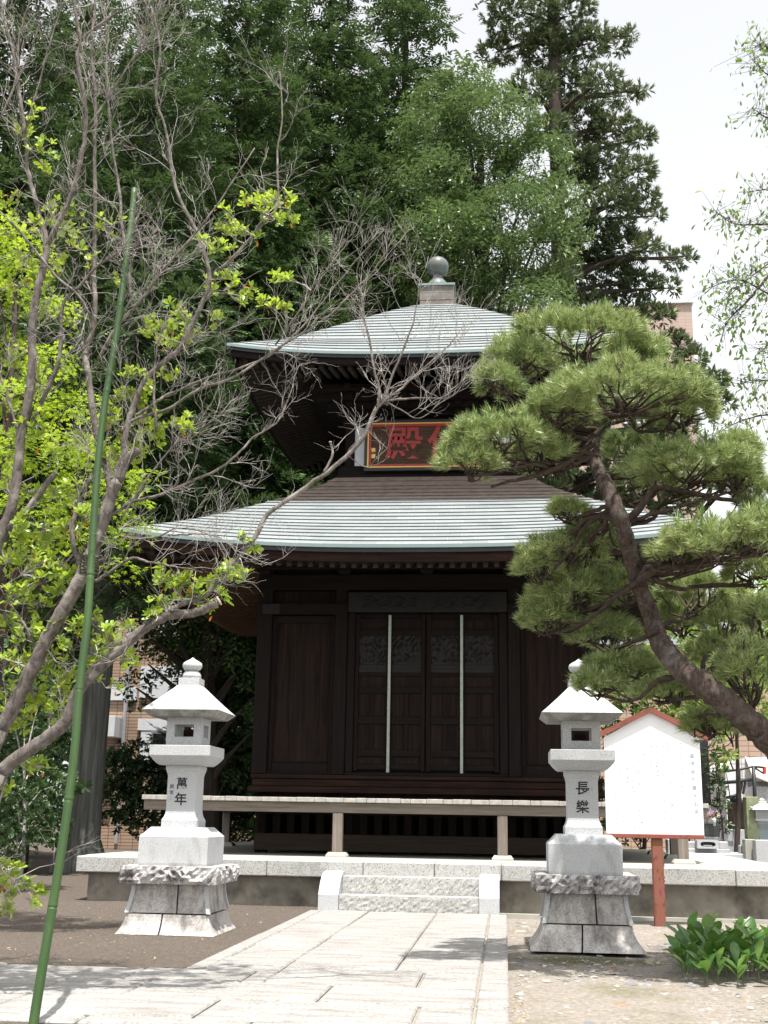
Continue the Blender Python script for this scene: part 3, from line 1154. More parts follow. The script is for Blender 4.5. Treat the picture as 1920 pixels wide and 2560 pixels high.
    for x in (WX0, WX1 - .05):
        MB().box(x, x + .05, WY + .06, 26.3, .68, 1.3).build('underfloor_side', MT['wood_y'], t)
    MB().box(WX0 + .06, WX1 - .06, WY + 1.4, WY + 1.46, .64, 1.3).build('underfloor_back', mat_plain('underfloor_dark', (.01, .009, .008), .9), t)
    for x in (WX0 - .01, XC - 1.3, XC + 1.3, WX1 - .18):
        MB().cbox(x, x + .2, WY + .07, WY + .27, .63, 1.62, .01).build('floor_post', MT['wood_z'], t)

    # ---- lower roof
    lp = [(4.90, 5.81), (4.32, 6.055), (3.86, 6.255), (3.38, 6.51), (2.88, 6.80), (2.52, 7.015), (2.10, 7.30), (1.80, 7.57)]
    roof, s1 = curved_roof('lower_roof', lp, 2.2, .30, 19, t, mat_copper('weathered_copper_lower_roof', (6.82 - PZ, 7.0 - PZ)), 1.80)
    eave_ring(s1, 4.90, -.012, .045, -.02, .10).build('eave_edge', MT['edge_green'], roof)
    eave_ring(s1, 4.90, .047, .115, .012, .12).build('eave_fascia', MT['black_metal'], roof)
    eave_ring(s1, 4.90, .117, .265, .05, .13).build('eave_board', MT['wood_redx'], roof)
    soffit(s1, 4.78, 2.85, 5.95, .20).build('soffit', MT['wood_y'], roof)
    nr = 27
    for i in range(-nr + 1, nr):
        vs, fs = rafter(s1, 4.755, 2.9, i * .178, 0, 5.72, drop=.365)
        MB().add(vs, fs).build('rafter', MT['wood_y'], roof)
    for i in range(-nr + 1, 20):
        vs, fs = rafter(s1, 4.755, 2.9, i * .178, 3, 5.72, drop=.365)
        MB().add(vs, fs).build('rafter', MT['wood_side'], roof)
    mb = MB()
    for sd in (1, 2):
        for i in range(-nr + 1, nr):
            vs, fs = rafter(s1, 4.755, 2.9, i * .178, sd, 5.72, drop=.365)
            mb.add(vs, fs)
    o = mb.build('rafter_rows', MT['wood_y'], roof)
    o['kind'] = 'stuff'
    for sx, sy in ((-1, -1), (1, -1), (-1, 1), (1, 1)):
        hip = MB()
        hip.tube([(XC + sx * 4.84, YC + sy * 4.84, 5.81 - .28), (XC + sx * 2.85, YC + sy * 2.85, 5.66)], .085, 6)
        hip.build('hip_rafter', MT['wood_y'], roof)
    # wall plate and brackets below the rafters
    MB().cbox(WX0 - .05, WX1 + .05, WY - .26, WY - .10, 5.50, 5.63, .01).build('eave_purlin', MT['wood_x'], t)
    for x in (85, 472, 860, 1243, 1590):
        b = MB()
        b.loft([(xx(x) - .07, xx(x) + .07, WY - .24, WY + .0, 5.422, ), (xx(x) - .11, xx(x) + .11, WY - .25, WY, 5.45), (xx(x) - .11, xx(x) + .11, WY - .25, WY, 5.498)])
        b.build('bracket', MT['wood_x'], t)

    # ---- upper storey
    u, uy = 1.66, YC - 1.66
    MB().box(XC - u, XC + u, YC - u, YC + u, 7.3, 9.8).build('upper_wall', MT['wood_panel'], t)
    MB().sq(XC, YC, [(1.83, 7.50), (1.83, 7.60), (1.80, 7.60), (1.80, 7.74), (1.74, 7.74), (1.74, 7.80)]).build('upper_base', MT['wood_x'], t)
    for x in (XC - u - .02, XC - .95, XC + .79, XC + u - .16):
        MB().cbox(x, x + .18, uy - .06, uy + .05, 7.80, 8.75, .01).build('upper_column', MT['wood_z'], t)
    MB().cbox(XC - u - .07, XC + u + .07, uy - .09, uy - .061, 8.60, 8.76, .006).build('upper_beam', MT['wood_x'], t)
    for x0, x1 in ((XC - u + .165, XC - .955), (XC + .975, XC + u - .165)):
        MB().box(x0, x1, uy - .02, uy - .003, 7.81, 8.59).build('white_panel', MT['plaster'], t)
    # stepped bracket tiers under the upper eave
    for k, (e, z0, z1) in enumerate(((.18, 8.77, 8.88), (.36, 8.89, 9.0), (.56, 9.01, 9.12), (.78, 9.13, 9.22))):
        MB().sq(XC, YC, [(u + e, z0), (u + e, z1)]).build('bracket_tier', MT['wood_x'], t)
        for i in range(-3, 4):
            MB().cbox(XC + i * .52 - .07, XC + i * .52 + .07, YC - u - e - .10, YC - u - e - .002, z0 + .01, z1 - .005, .01).build('bracket', MT['wood_x'], t)
    up = [(3.63, 9.60), (2.75, 10.035), (2.08, 10.51), (1.38, 11.04), (.81, 11.46), (.36, 11.76)]
    roof, s2 = curved_roof('upper_roof', up, 1.9, .235, 18, t, mat_copper('weathered_copper_upper_roof', None), .36)
    eave_ring(s2, 3.63, -.012, .04, -.02, .10).build('eave_edge', MT['edge_green'], roof)
    eave_ring(s2, 3.63, .042, .10, .012, .12).build('eave_fascia', MT['black_metal'], roof)
    eave_ring(s2, 3.63, .102, .215, .05, .13).build('eave_board', MT['wood_x'], roof)
    soffit(s2, 3.5, 1.7, 9.72, .16).build('soffit', MT['wood_y'], roof)
    mb = MB()
    for sd in range(4):
        for i in range(-19, 20):
            vs, fs = rafter(s2, 3.47, 1.7, i * .175, sd, 9.5, .07, .085, .30)
            mb.add(vs, fs)
    o = mb.build('rafter_rows', MT['wood_y'], roof)
    o['kind'] = 'stuff'
    # ---- dew basin and jewel
    fb = MB()
    for i in range(3):
        fb.sq(XC, YC, [(.355 + (.006 if i % 2 else 0), 11.70 + i * .165), (.355 + (.006 if i % 2 else 0), 11.70 + i * .165 + .158)])
    box = fb.build('roof_box', MT['copper_brown'], t)
    MB().sq(XC, YC, [(.39, 12.19), (.39, 12.235), (.36, 12.25)]).build('box_lid', MT['edge_green'], box)
    MB().lathe(XC, YC, [(.24, 12.25), (.245, 12.30), (.225, 12.37), (.17, 12.44), (.12, 12.50), (.095, 12.56), (.10, 12.60)]).build('finial_foot', MT['copper_ball'], t, True)
    MB().lathe(XC, YC, [(.08, 12.585), (.15, 12.615), (.205, 12.67), (.231, 12.74), (.236, 12.80), (.226, 12.865), (.195, 12.925), (.14, 12.975), (.08, 13.005), (.035, 13.025), (.012, 13.045), (0.002, 13.055)], 32).build('finial_ball', MT['copper_ball'], t, True)
    return t


build_hall()


# ------------------------------------------------------------------ lettering
def text_mesh(txt, size, m, parent, loc, name='character', depth=.003, bold=0.0, sx=1.0):
    cu = bpy.data.curves.new('lettering', 'FONT')
    cu.body = txt
    cu.size = size
    cu.extrude = depth
    cu.offset = bold
    cu.align_x = 'CENTER'
    cu.align_y = 'CENTER'
    o = bpy.data.objects.new('lettering', cu)
    COL.objects.link(o)
    dg = bpy.context.evaluated_depsgraph_get()
    dg.update()
    me = bpy.data.meshes.new_from_object(o.evaluated_get(dg))
    bpy.data.objects.remove(o)
    me.materials.clear()
    me.name = name
    me.transform(Matrix.Translation(Vector(loc)) @ Matrix.Rotation(pi / 2, 4, 'X') @ Matrix.Diagonal((sx, 1, 1, 1)))
    return link_mesh(name, me, m, parent)


def build_plaque():
    x0, x1, z0, z1, y = -2.57, -.13, 7.70, 8.60, 21.60
    t = empty('name_plaque', ((x0 + x1) / 2, y, z0), 'brown plaque with red characters in a gold frame under the upper eave', 'plaque')
    MB().box(x0 + .06, x1 - .06, y, y + .05, z0 + .06, z1 - .06).build('board', MT['plaque'], t)

    def ring(i0, i1, ya, yb, name, m):
        mb = MB()
        mb.cbox(x0 + i0, x1 - i0, ya, yb, z0 + i0, z0 + i1, .004)
        mb.cbox(x0 + i0, x1 - i0, ya, yb, z1 - i1, z1 - i0, .004)
        mb.cbox(x0 + i0, x0 + i1, ya, yb, z0 + i1 + .001, z1 - i1 - .001, .004)
        mb.cbox(x1 - i1, x1 - i0, ya, yb, z0 + i1 + .001, z1 - i1 - .001, .004)
        mb.build(name, m, t)
    ring(-.06, -.001, y - .035, y + .05, 'outer_frame', MT['black_metal'])
    ring(0, .028, y - .045, y + .05, 'gold_frame', MT['gold'])
    ring(.029, .075, y - .03, y + .05, 'red_frame', MT['red_lacquer'])
    for ch, x in (('殿', -1.86), ('仙', -1.06)):
        text_mesh(ch, .70, MT['red_lacquer'], t, (x, y - .004, 8.15), 'character', .006, .012, 1.05)
    sq = MB().cbox(-2.495, -2.42, y - .008, y - .001, 8.03, 8.11, .004).cbox(-2.495, -2.42, y - .008, y - .001, 7.90, 7.98, .004)
    sq.build('seal', MT['gold'], t)
    MB().box(x0 + .2, x1 - .2, y + .051, uy_wall - .092, 8.3, 8.34).build('hanger', MT['black_metal'], t)


uy_wall = YC - 1.66
build_plaque()


# ================================================================== LANTERNS
def build_lantern(cx, cy, z0, label, chars, seed):
    r = random.Random(seed)
    t = empty('stone_lantern', (cx, cy, z0), label, 'stone lantern', 'pair of stone lanterns before the hall')
    dz = 0
    # two battered base courses of two stones each, with open joints
    def tier(zb, zt, wb, wt, split, zmid, wmid):
        for a in (0, 1):
            secs = []
            for k in range(7):
                q = k / 6
                z = zb + (zt - zb) * q
                w = wb + (wt - wb) * (1 - (1 - q) ** 1.8)
                xs = split * w
                if a == 0:
                    secs.append((cx - w, cx + xs - .009, cy - w, cy + w, z))
                else:
                    secs.append((cx + xs + .009, cx + w, cy - w, cy + w, z))
            MB().loft(secs).build('base_stone', MT['granite_old'], t)
    g = -.02 if z0 == 0 else -.07
    tier(g, .185, .60 if z0 < 0 else .545, .462, -.12, 0, 0)
    tier(.200, .497, .447, .408, .22, 0, 0)
    MB().box(cx - .40, cx + .40, cy - .40, cy + .40, 0, .49).build('base_core', mat_plain('dark_joint_core', (.05, .045, .04), .9), t)
    # corner fillets of the upper course
    for sx in (-1, 1):
        for sy in (-1, 1):
            cf = MB()
            cf.loft([(cx + sx * w - .022, cx + sx * w + .022, cy + sy * w - .022, cy + sy * w + .022, z) for w, z in ((.455, .20), (.43, .30), (.412, .40), (.402, .497))])
            cf.build('corner_fillet', MT['granite_stain'], t)
    rough_box(cx - .535, cx + .535, cy - .535, cy + .535, .505, .688, .042, .036).build('rough_slab', MT['granite_rough'], t)
    MB().sq(cx, cy, [(.386, .690), (.390, .72), (.391, 1.0), (.386, 1.008), (.345, 1.045), (.318, 1.075), (.295, 1.098), (.29, 1.102)]).build('pedestal_block', MT['granite_stain'], t)
    shaft = MB().sq(cx, cy, [(.203, 1.103), (.204, 1.178), (.200, 1.186), (.184, 1.215), (.173, 1.25), (.168, 1.30), (.168, 1.66), (.173, 1.69), (.188, 1.735), (.190, 1.745), (.191, 1.785)]).build('shaft', MT['granite'], t)
    MB().sq(cx, cy, [(.255, 1.786), (.275, 1.80), (.305, 1.83), (.330, 1.862), (.348, 1.885), (.350, 1.892), (.350, 1.998), (.346, 2.003)]).build('platform', MT['granite'], t)
    # fire box with a window on each side: four corner posts, sill and head
    fb = MB()
    w, ww, zb, zt, wz0, wz1 = .206, .112, 2.004, 2.325, 2.105, 2.245
    th = .075
    fb.sq(cx, cy, [(w, zb), (w, wz0)])
    fb.sq(cx, cy, [(w, wz1), (w, zt)])
    for sx in (-1, 1):
        for sy in (-1, 1):
            xa, xb = sorted((cx + sx * ww, cx + sx * w))
            ya, yb = sorted((cy + sy * ww, cy + sy * w))
            fb.box(xa, xb, ya, yb, wz0, wz1)
    fire = fb.build('fire_box', MT['granite'], t)
    MB().box(cx - .07, cx + .07, cy + .03, cy + .05, wz0, wz1 - .05).build('window_slat', MT['wood_redx'], fire)
    # roof
    rf = MB()
    N_ = 9
    secs = [(.36, 2.327), (.437, 2.392), (.442, 2.398)]
    for k in range(1, N_ + 1):
        q = k / N_
        secs.append((.442 + (.118 - .442) * q, 2.40 + (2.712 - 2.40) * (q ** 1.06)))
    rf.sq(cx, cy, secs)
    roof = rf.build('roof', MT['granite'], t)
    MB().sq(cx, cy, [(.305, 2.322), (.366, 2.3255), (.4405, 2.3885), (.4445, 2.3965)]).build('eave_stain', MT['granite_eave'], roof)
    MB().sq(cx, cy, [(.123, 2.713), (.123, 2.785), (.118, 2.788)]).build('finial_base', MT['granite'], t)
    MB().lathe(cx, cy, [(.112, 2.788), (.108, 2.83), (.095, 2.86), (.075, 2.876), (.068, 2.882)], 4 * 6).build('finial_lotus', MT['granite'], t, True)
    MB().lathe(cx, cy, [(.06, 2.880), (.095, 2.895), (.114, 2.925), (.116, 2.95), (.105, 2.975), (.075, 2.995), (.04, 3.013), (.015, 3.03), (.002, 3.042)], 28).build('finial_jewel', MT['granite'], t, True)
    # inscription on the front of the shaft
    yf = cy - .168 - .0005
    for ch, x, z, s in chars[0]:
        text_mesh(ch, s, MT['ink'], shaft, (cx + x, yf, z), 'character', .0012, .0030)
    for ch, x, z, s in chars[1]:
        text_mesh(ch, s, MT['ink'], shaft, (cx + x, yf, z), 'signature', .0010, 0)
    sl = MB()
    for x, z in chars[2]:
        for k in range(3):
            sl.box(cx + x - .010, cx + x + .010, yf - .001, yf, z + k * .012, z + k * .012 + .003)
        sl.box(cx + x - .012, cx + x - .009, yf - .0013, yf - .0003, z - .004, z + .034)
    sl.build('seal_mark', MT['pink_ink'], shaft)
    return t


build_lantern(-3.66, 13.72, 0.0, 'pale granite lantern bearing the black characters 萬年 on its shaft',
              ([('萬', .0, 1.575, .135), ('年', -.005, 1.40, .145)], [('興', -.115, 1.545, .055), ('雲', -.115, 1.48, .05)], [(-.115, 1.40)]), 1)
build_lantern(.85, 13.72, -.09, 'pale granite lantern bearing the black characters 長樂 on its shaft',
              ([('長', .0, 1.585, .155), ('樂', -.005, 1.385, .145)], [], [(.105, 1.57)]), 2)


# ================================================================== NOTICE BOARD
def build_sign():
    Y = 16.85
    k = Y / 15.6

    def X(x):
        return x * k

    def Zz(z):
        return H + (z - H) * k
    cx = X(1.885)
    t = empty('notice_board', (cx, Y, -.1), 'white wooden notice board with a red gabled roof on one peeling red post', 'notice board')
    xl, xr = X(1.262), X(2.46)
    zb, ze, za = Zz(1.10), Zz(2.285), Zz(2.62)
    xm = (xl + xr) / 2
    mb = MB()
    out = [(xl, zb), (xr, zb), (xr, ze - .005), (xm, za), (xl, ze - .005)]
    vs = [(x, Y, z) for x, z in out] + [(x, Y + .045, z) for x, z in out]
    mb.add(vs, [(0, 1, 2, 3, 4), (9, 8, 7, 6, 5)] + [(i, i + 5, (i + 1) % 5 + 5, (i + 1) % 5) for i in range(5)])
    board = mb.build('board', MT['white_paint'], t)
    # two roof planks
    roofz = Zz(2.672)
    sl = (roofz - Zz(2.355)) / (xm - X(1.218))
    for s in (-1, 1):
        L = xm - X(1.15)
        vs = []
        for u in (0, 1):
            x = xm + s * (L * u)
            z = roofz - sl * L * u
            for y, dz in ((Y - .055, 0), (Y + .10, 0), (Y + .10, -.075), (Y - .055, -.075)):
                vs.append((x, y, z + dz))
        fs = [(0, 4, 5, 1), (1, 5, 6, 2), (2, 6, 7, 3), (3, 7, 4, 0), (0, 1, 2, 3), (7, 6, 5, 4)]
        MB().add(vs, fs).build('roof_plank', MT['red_paint'], t)
    MB().cbox(xl + .05, xr + .0, Y - .03, Y + .055, zb - .055, zb - .001, .005).build('bottom_rail', MT['red_paint'], t)
    MB().cbox(cx - .072, cx + .072, Y - .0, Y + .14, -.2, zb - .056, .008).build('post', MT['red_post'], t)
    MB().cbox(cx - .072, cx + .072, Y + .06, Y + .15, zb - .05, za - .15, .008).build('back_post', MT['red_post'], t)
    pf = MB()
    r = random.Random(4)
    for i in range(34):
        x, z = cx + r.choice((-.07, .07, r.uniform(-.06, .06))), r.uniform(-.0, .9)
        pf.add([(x - .012, Y - .004, z), (x + .012, Y - .012, z + .01), (x + .008, Y - .014, z + .03), (x - .01, Y - .003, z + .028)], [(0, 1, 2, 3)])
    pf.build('paint_flakes', MT['red_paint'], t)
    # title column at the right, then pale illegible columns of writing
    yf = Y - .0012
    for i, ch in enumerate('福徳金剛尊天由来'):
        text_mesh(ch, .068, MT['faint_ink2'], board, (X(2.352) + .004 * i, yf, Zz(2.06 - i * .098)), 'title_character', .0008, -.0005)
    mb = MB()
    for c in range(12):
        x = X(1.385 + c * .0755)
        z = Zz(2.23 - r.uniform(0, .06))
        zend = Zz(1.18 + r.uniform(0, .08))
        while z > zend:
            if r.random() < .78:
                for q in range(r.randint(2, 4)):
                    a, b = r.uniform(-.02, .012), r.uniform(-.014, .014)
                    if r.random() < .6:
                        mb.box(x + a, x + a + r.uniform(.012, .03), yf - .0006, yf, z + b, z + b + .0035)
                    else:
                        mb.box(x + a, x + a + .0035, yf - .0012, yf - .0007, z + b - .012, z + b + .014)
            z -= .043
    mb.build('faded_writing', MT['faint_ink'], board)


build_sign()


# ================================================================== BACKGROUND TREES
def conifer(name, cx, cy, zlo, zhi, R, label, trunk_r, leafm, barkm, tpl, dens, size, group=None, flare=1.0, lean=0.0, droop=.25, tiers=1.05, seed=0, front=True, fsplit=0):
    r = random.Random(seed)
    t = empty(name, (cx, cy, 0), label, 'tree', group)
    mb = MB()
    pts = [(cx + lean * z / 20, cy, z) for z in (-.3, .25, .7, 1.4, 3, 6, 10, 15, zhi - 1)]
    rad = [trunk_r * q for q in (1.45 * flare, 1.3 * flare, 1.13, 1.03, .97, .85, .68, .45, .1)]
    mb.tube(pts, rad, 26)
    mb.build('trunk', barkm, t, True)
    lumps, bm = [], MB()
    z = zlo
    while z < zhi:
        q = (z - zlo) / (zhi - zlo)
        rr = R * (1 - q) ** .75 * (0.75 + .25 * min(1, q * 5)) * r.uniform(.85, 1.12)
        n = max(5, int(8.5 * rr / 1.6))
        a0 = r.uniform(0, 2 * pi)
        for k in range(n):
            a = a0 + 2 * pi * k / n + r.uniform(-.3, .3)
            if front and sin(a) > .45 and r.random() < .75:
                continue
            d = rr * r.uniform(.45, .9)
            s = rr * r.uniform(.17, .27) + .25
            x, y = cx + lean * z / 20 + d * cos(a), cy + d * sin(a)
            zz_ = z + r.uniform(-.4, .4) - droop * d
            lumps.append((x, y, zz_, s, s, s * r.uniform(.5, .75)))
            bm.tube([(cx + lean * z / 20, cy, z + .1), (x * .6 + cx * .4, y * .6 + cy * .4, z + .12 - droop * d * .5), (x, y, zz_)], [.05 + .01 * rr, .04, .012], 5)
        z += tiers * r.uniform(.8, 1.2)
    bm.build('branch', barkm, t)
    P, D = lump_points(lumps, dens, .5)
    keep = P[:, 1] < cy + R * .55
    P, D = P[keep], D[keep]
    D = D * np.array([1, 1, .6]) + np.array([0, 0, -.12]) + rng.normal(0, .25, D.shape)
    Rm = frames(D, spin=rng.normal(0, .3, len(D)))
    V, F = scatter(tpl, P, Rm, size * rng.uniform(.7, 1.25, len(P)))
    np_mesh('foliage', V, F, leafm, t)
    return t


SPRAY = T_spray(4, .48, .062)
SPRAY_BIG = T_spray(4, .70, .095)
TUFT = T_tuft(8, .30, .05)
DROOP = T_droop(10, .21, .058)

g_h = 'dark conifers rising behind the hall'
x = at(210, 2000, 26)
conifer('cypress_tree', x[0], 26, 6.4, 27, 3.0, 'dark cypress with a thick grey fibrous flaring trunk standing behind the podium corner', .36, MT['leaf_hinoki'], MT['bark_hinoki'], SPRAY, 62, 1.0, g_h, 1.25, .4, seed=1)
x = at(530, 1750, 30)
conifer('cypress_tree', x[0], 30, 8.2, 29, 3.8, 'cypress whose dark trunk stands between the 萬年 lantern and the hall wall', .42, MT['leaf_hinoki'], MT['bark_dark'], SPRAY, 60, 1.05, g_h, seed=2)
x = at(800, 900, 33)
conifer('cypress_tree', x[0], 33, 2.0, 31, 4.6, 'broadest bright-tipped cypress towering between the bamboo pole and the roof jewel', .45, MT['leaf_hinoki'], MT['bark_dark'], SPRAY, 56, 1.15, g_h, seed=3)
x = at(1010, 900, 37)
conifer('cypress_tree', x[0], 36, 2.0, 36, 4.6, 'dark cypress straight behind the roof jewel', .45, MT['leaf_hinoki'], MT['bark_dark'], SPRAY, 52, 1.2, g_h, seed=4)
x = at(-40, 900, 31)
conifer('cypress_tree', x[0], 31, 6.0, 33, 4.2, 'dark cypress behind the yellow-green maple, beyond the thickest bare branches', .45, MT['leaf_hinoki'], MT['bark_dark'], SPRAY_BIG, 26, .9, g_h, seed=5)
x = at(380, 900, 53)
conifer('cypress_tree', x[0], 53, 6.0, 48, 6.2, 'rear cypress seen behind the top of the green bamboo pole', .45, MT['leaf_hinoki'], MT['bark_dark'], SPRAY_BIG, 24, 1.0, g_h, seed=6)
x = at(650, 900, 54)
conifer('cypress_tree', x[0], 54, 4.0, 48, 6.2, 'farthest cypress closing the gap between the bamboo pole and the upper roof', .45, MT['leaf_hinoki'], MT['bark_dark'], SPRAY_BIG, 18, 1.3, g_h, seed=7)


x = at(140, 900, 52)
conifer('cypress_tree', x[0], 52, 6.0, 49, 6, 'distant cypress with sky gaps seen through the topmost bare twigs', .45, MT['leaf_hinoki'], MT['bark_dark'], SPRAY_BIG, 18, 1.2, g_h, seed=9)


def lump_tree(name, base, trunk_top, lumps, label, cat, leafm, barkm, tpl, dens, size, trunk_r, bias=(0, 0, .2), shell=.4, jitter=.4, group=None, spin=.5, limbs=True, flat=1.0, rise=.25):
    t = empty(name, base, label, cat, group)
    mb = MB()
    b, tt = np.array(base, float), np.array(trunk_top, float)
    mb.tube(smooth_path([b - [0, 0, .2], b * .65 + tt * .35 + [.1, 0, 0], tt], 4), np.linspace(trunk_r * 1.2, trunk_r * .35, 9), 12)
    mb.build('trunk', barkm, t, True)
    if limbs:
        lb = MB()
        for L in lumps:
            c = np.array(L[:3])
            q = np.clip((c[2] - base[2]) / max(.1, tt[2] - base[2]) - rise, .1, .95)
            s = b * (1 - q) + tt * q
            lb.tube([s, (s + c) / 2 + [0, 0, .15], c], [trunk_r * .3, trunk_r * .18, trunk_r * .05], 5)
        lb.build('limbs', barkm, t)
    P, D = lump_points(lumps, dens, shell)
    D = D * np.array([1, 1, flat]) + np.array(bias) + rng.normal(0, jitter, D.shape)
    V, F = scatter(tpl, P, frames(D, spin=rng.normal(0, spin, len(D))), size * rng.uniform(.7, 1.25, len(P)))
    np_mesh('foliage', V, F, leafm, t)
    return t


rows = [(1160, 215, 70), (1100, 260, 80), (1200, 280, 90), (1080, 340, 90), (1250, 320, 105), (1330, 420, 100), (1190, 430, 110),
        (1090, 450, 80), (1380, 510, 80), (1290, 540, 110), (1160, 560, 90), (1210, 650, 90), (1340, 640, 95), (1400, 600, 60), (1260, 750, 110),
        (1140, 720, 90), (1350, 770, 80), (1100, 575, 85, 40, -1.4), (1175, 570, 50, 35, -1.4), (1050, 600, 50, 35, -1.4), (1070, 700, 70), (1020, 440, 60)]
L = px_lumps(rows, 31, 1.0, .62)
b = at(1210, 1300, 32)
lump_tree('broadleaf_tree', (b[0], 32, 0), at(1200, 350, 32), L, 'rounded light green broadleaf tree with drooping narrow leaves behind the roof jewel', 'tree',
          MT['leaf_broad'], MT['bark_dark'], DROOP, 100, 1.0, .3, (0, -.25, .15), .6, .3, spin=.4)
rows = [(1300, 30, 120), (1420, 40, 80), (1370, 130, 90), (1470, 110, 70), (1240, 130, 60), (1540, 110, 45), (1580, 90, 25), (1420, 210, 85), (1510, 200, 60), (1330, 220, 70), (1560, 240, 45), (1600, 225, 25),
        (1450, 310, 95), (1540, 330, 75), (1600, 345, 40), (1380, 330, 70), (1500, 420, 90), (1590, 430, 60), (1440, 420, 70), (1520, 520, 95), (1610, 500, 45), (1640, 540, 28), (1560, 620, 85), (1480, 600, 80),
        (1620, 620, 40), (1500, 700, 95), (1600, 710, 60), (1690, 650, 38), (1720, 640, 24), (1680, 720, 32), (1570, 780, 75), (1450, 780, 90), (1640, 790, 45), (1380, 700, 70), (1400, 850, 80), (1500, 850, 70),
        (1690, 860, 50), (1730, 900, 45), (1780, 960, 50), (1810, 1010, 35), (1700, 940, 50)]
rows = [(x_, y_, r_ * .92) for x_, y_, r_ in rows]
rows += [(1360, 1195, 45), (1400, 1165, 45), (1330, 1170, 40), (1380, 1230, 40), (1470, 1190, 60), (1500, 1120, 60), (1440, 1240, 50), (1530, 1260, 60), (1650, 1090, 55), (1700, 1060, 50), (1620, 960, 60), (1580, 900, 70), (1690, 1200, 55), (1540, 1010, 60), (1600, 1100, 60), (1650, 1030, 50), (1560, 1180, 70), (1640, 1190, 60), (1700, 1130, 45), (1600, 1270, 60), (1700, 1260, 55), (1740, 1190, 35), (1660, 1340, 60), (1560, 1350, 60), (1740, 1340, 50)]
L = px_lumps(rows, 36, 1.6, .6)
b = at(1400, 1300, 36.5)
lump_tree('cedar_tree', (b[0], 36.5, 0), at(1370, -500, 36.5), L, 'tall open dark green cedar standing out against the white sky', 'tree',
          MT['leaf_cedar'], MT['bark_dark'], TUFT, 88, .95, .4, (0, -.1, .35), .4, .5, rise=.01)

# ================================================================== LEFT SIDE
rows = [(-40, 560, 90), (60, 640, 90), (-30, 720, 90), (90, 760, 70), (120, 900, 75), (20, 880, 80), (60, 1000, 90), (170, 1010, 70), (170, 1110, 80), (60, 1130, 90), (250, 1120, 60),
        (290, 1190, 55), (200, 1200, 80), (90, 1250, 80), (330, 1250, 45), (270, 1300, 60), (340, 1330, 40), (180, 1330, 70), (310, 1420, 40), (60, 1380, 70), (-40, 1100, 90), (-30, 1300, 90), (150, 780, 50), (380, 1190, 30)]
L = px_lumps(rows, 12.5, .8, .42, 1.1)


def T_maple(L=.062):
    p = []
    for a, l in ((0, 1), (.75, .85), (-.75, .85), (1.5, .6), (-1.5, .6)):
        p.append(((0, 0, 0), (sin(a), 0, cos(a)), L * l, L * .26, (0, 1, 0), .0))
    parts = []
    V, F = leaf_quads(p)
    for ox, oz, rot in ((0, 0, 0), (.07, .05, .6), (-.07, .06, -.6), (.0, .12, 0), (.10, .13, .4), (-.1, .13, -.4)):
        c, s = cos(rot), sin(rot)
        W = V.copy()
        W[:, 0], W[:, 2] = V[:, 0] * c + V[:, 2] * s + ox, -V[:, 0] * s + V[:, 2] * c + oz
        parts.append((W, F))
    return join(parts)


b = at(-60, 2200, 12.6)
lump_tree('maple_tree', (b[0], 12.6, 0), at(40, 700, 12.6), L, 'bright yellow-green maple with fine layered leaves behind the bare grey branches', 'tree',
          MT['leaf_maple'], MT['bark_dark'], T_maple(), 215, 1.0, .07, (0, -.3, -.25), .3, .3, spin=.3, flat=.25)

rows = [(1620, 1720, 50), (1690, 1770, 50), (1760, 1750, 50), (1830, 1720, 60), (1900, 1760, 60), (1880, 1820, 40), (1800, 1830, 30), (1560, 1740, 50), (1740, 1820, 30), (1930, 1680, 55), (1860, 1640, 55), (1700, 1680, 55), (1640, 1640, 50), (1780, 1660, 50), (1910, 1600, 55), (1820, 1560, 55), (1740, 1600, 50), (1670, 1560, 50), (1930, 1500, 50), (1860, 1460, 45)]
L = px_lumps(rows, 29.5, .8, .8)
b = at(1700, 2095, 29.5)
lump_tree('leafy_hedge', (b[0], 29.5, 0), at(1740, 1620, 29.5), L, 'mass of fresh green leaves between the hall and the white house', 'hedge', MT['leaf_bright'], MT['bark_dark'], T_whorl(6, .17, .06, 1.1, 8), 60, 1.0, .07, (0, -.2, .2), .35, .6)
# dark understorey bush at the left edge and clipped hedge behind the left lantern
rows = [(30, 1980, 80), (100, 1900, 70), (40, 2080, 80), (110, 2040, 60), (-40, 1900, 80), (60, 1820, 70), (150, 1960, 40), (-30, 2120, 70), (150, 1800, 50), (0, 1720, 80), (110, 1720, 70)]
L = px_lumps(rows, 19.5, .8, .9)
b = at(40, 2200, 19.5)
WH = T_whorl(6, .10, .036, 1.0, 2)
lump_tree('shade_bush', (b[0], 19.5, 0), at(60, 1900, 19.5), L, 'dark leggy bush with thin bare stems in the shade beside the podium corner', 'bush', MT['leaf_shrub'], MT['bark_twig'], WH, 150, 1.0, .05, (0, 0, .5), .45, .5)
rows = [(-60, 1560, 90), (40, 1600, 90), (130, 1560, 70), (-20, 1720, 90), (90, 1720, 90), (170, 1680, 50), (20, 1860, 100), (130, 1840, 70), (-80, 1900, 100), (60, 1990, 90), (150, 1960, 60), (-40, 2060, 90), (120, 2070, 60), (-120, 1700, 90)]
L = px_lumps(rows, 25, .8, .9)
b = at(60, 2120, 25)
lump_tree('evergreen_thicket', (b[0], 25, 0), at(60, 1700, 25), L, 'deep dark evergreen thicket behind the leggy bush and grey cypress trunk', 'bush', MT['leaf_hinoki'], MT['bark_dark'], T_whorl(6, .17, .07, 1.0, 6), 60, 1.0, .1, (0, -.2, .3), .5, .5)
rows = [(-60, 1500, 110), (40, 1480, 110), (130, 1540, 80), (-20, 1620, 110), (90, 1640, 110), (170, 1620, 50), (20, 1760, 120), (140, 1780, 80), (-80, 1800, 120), (60, 1890, 110), (160, 1900, 60), (-40, 2000, 110), (130, 2020, 70), (210, 1480, 60)]
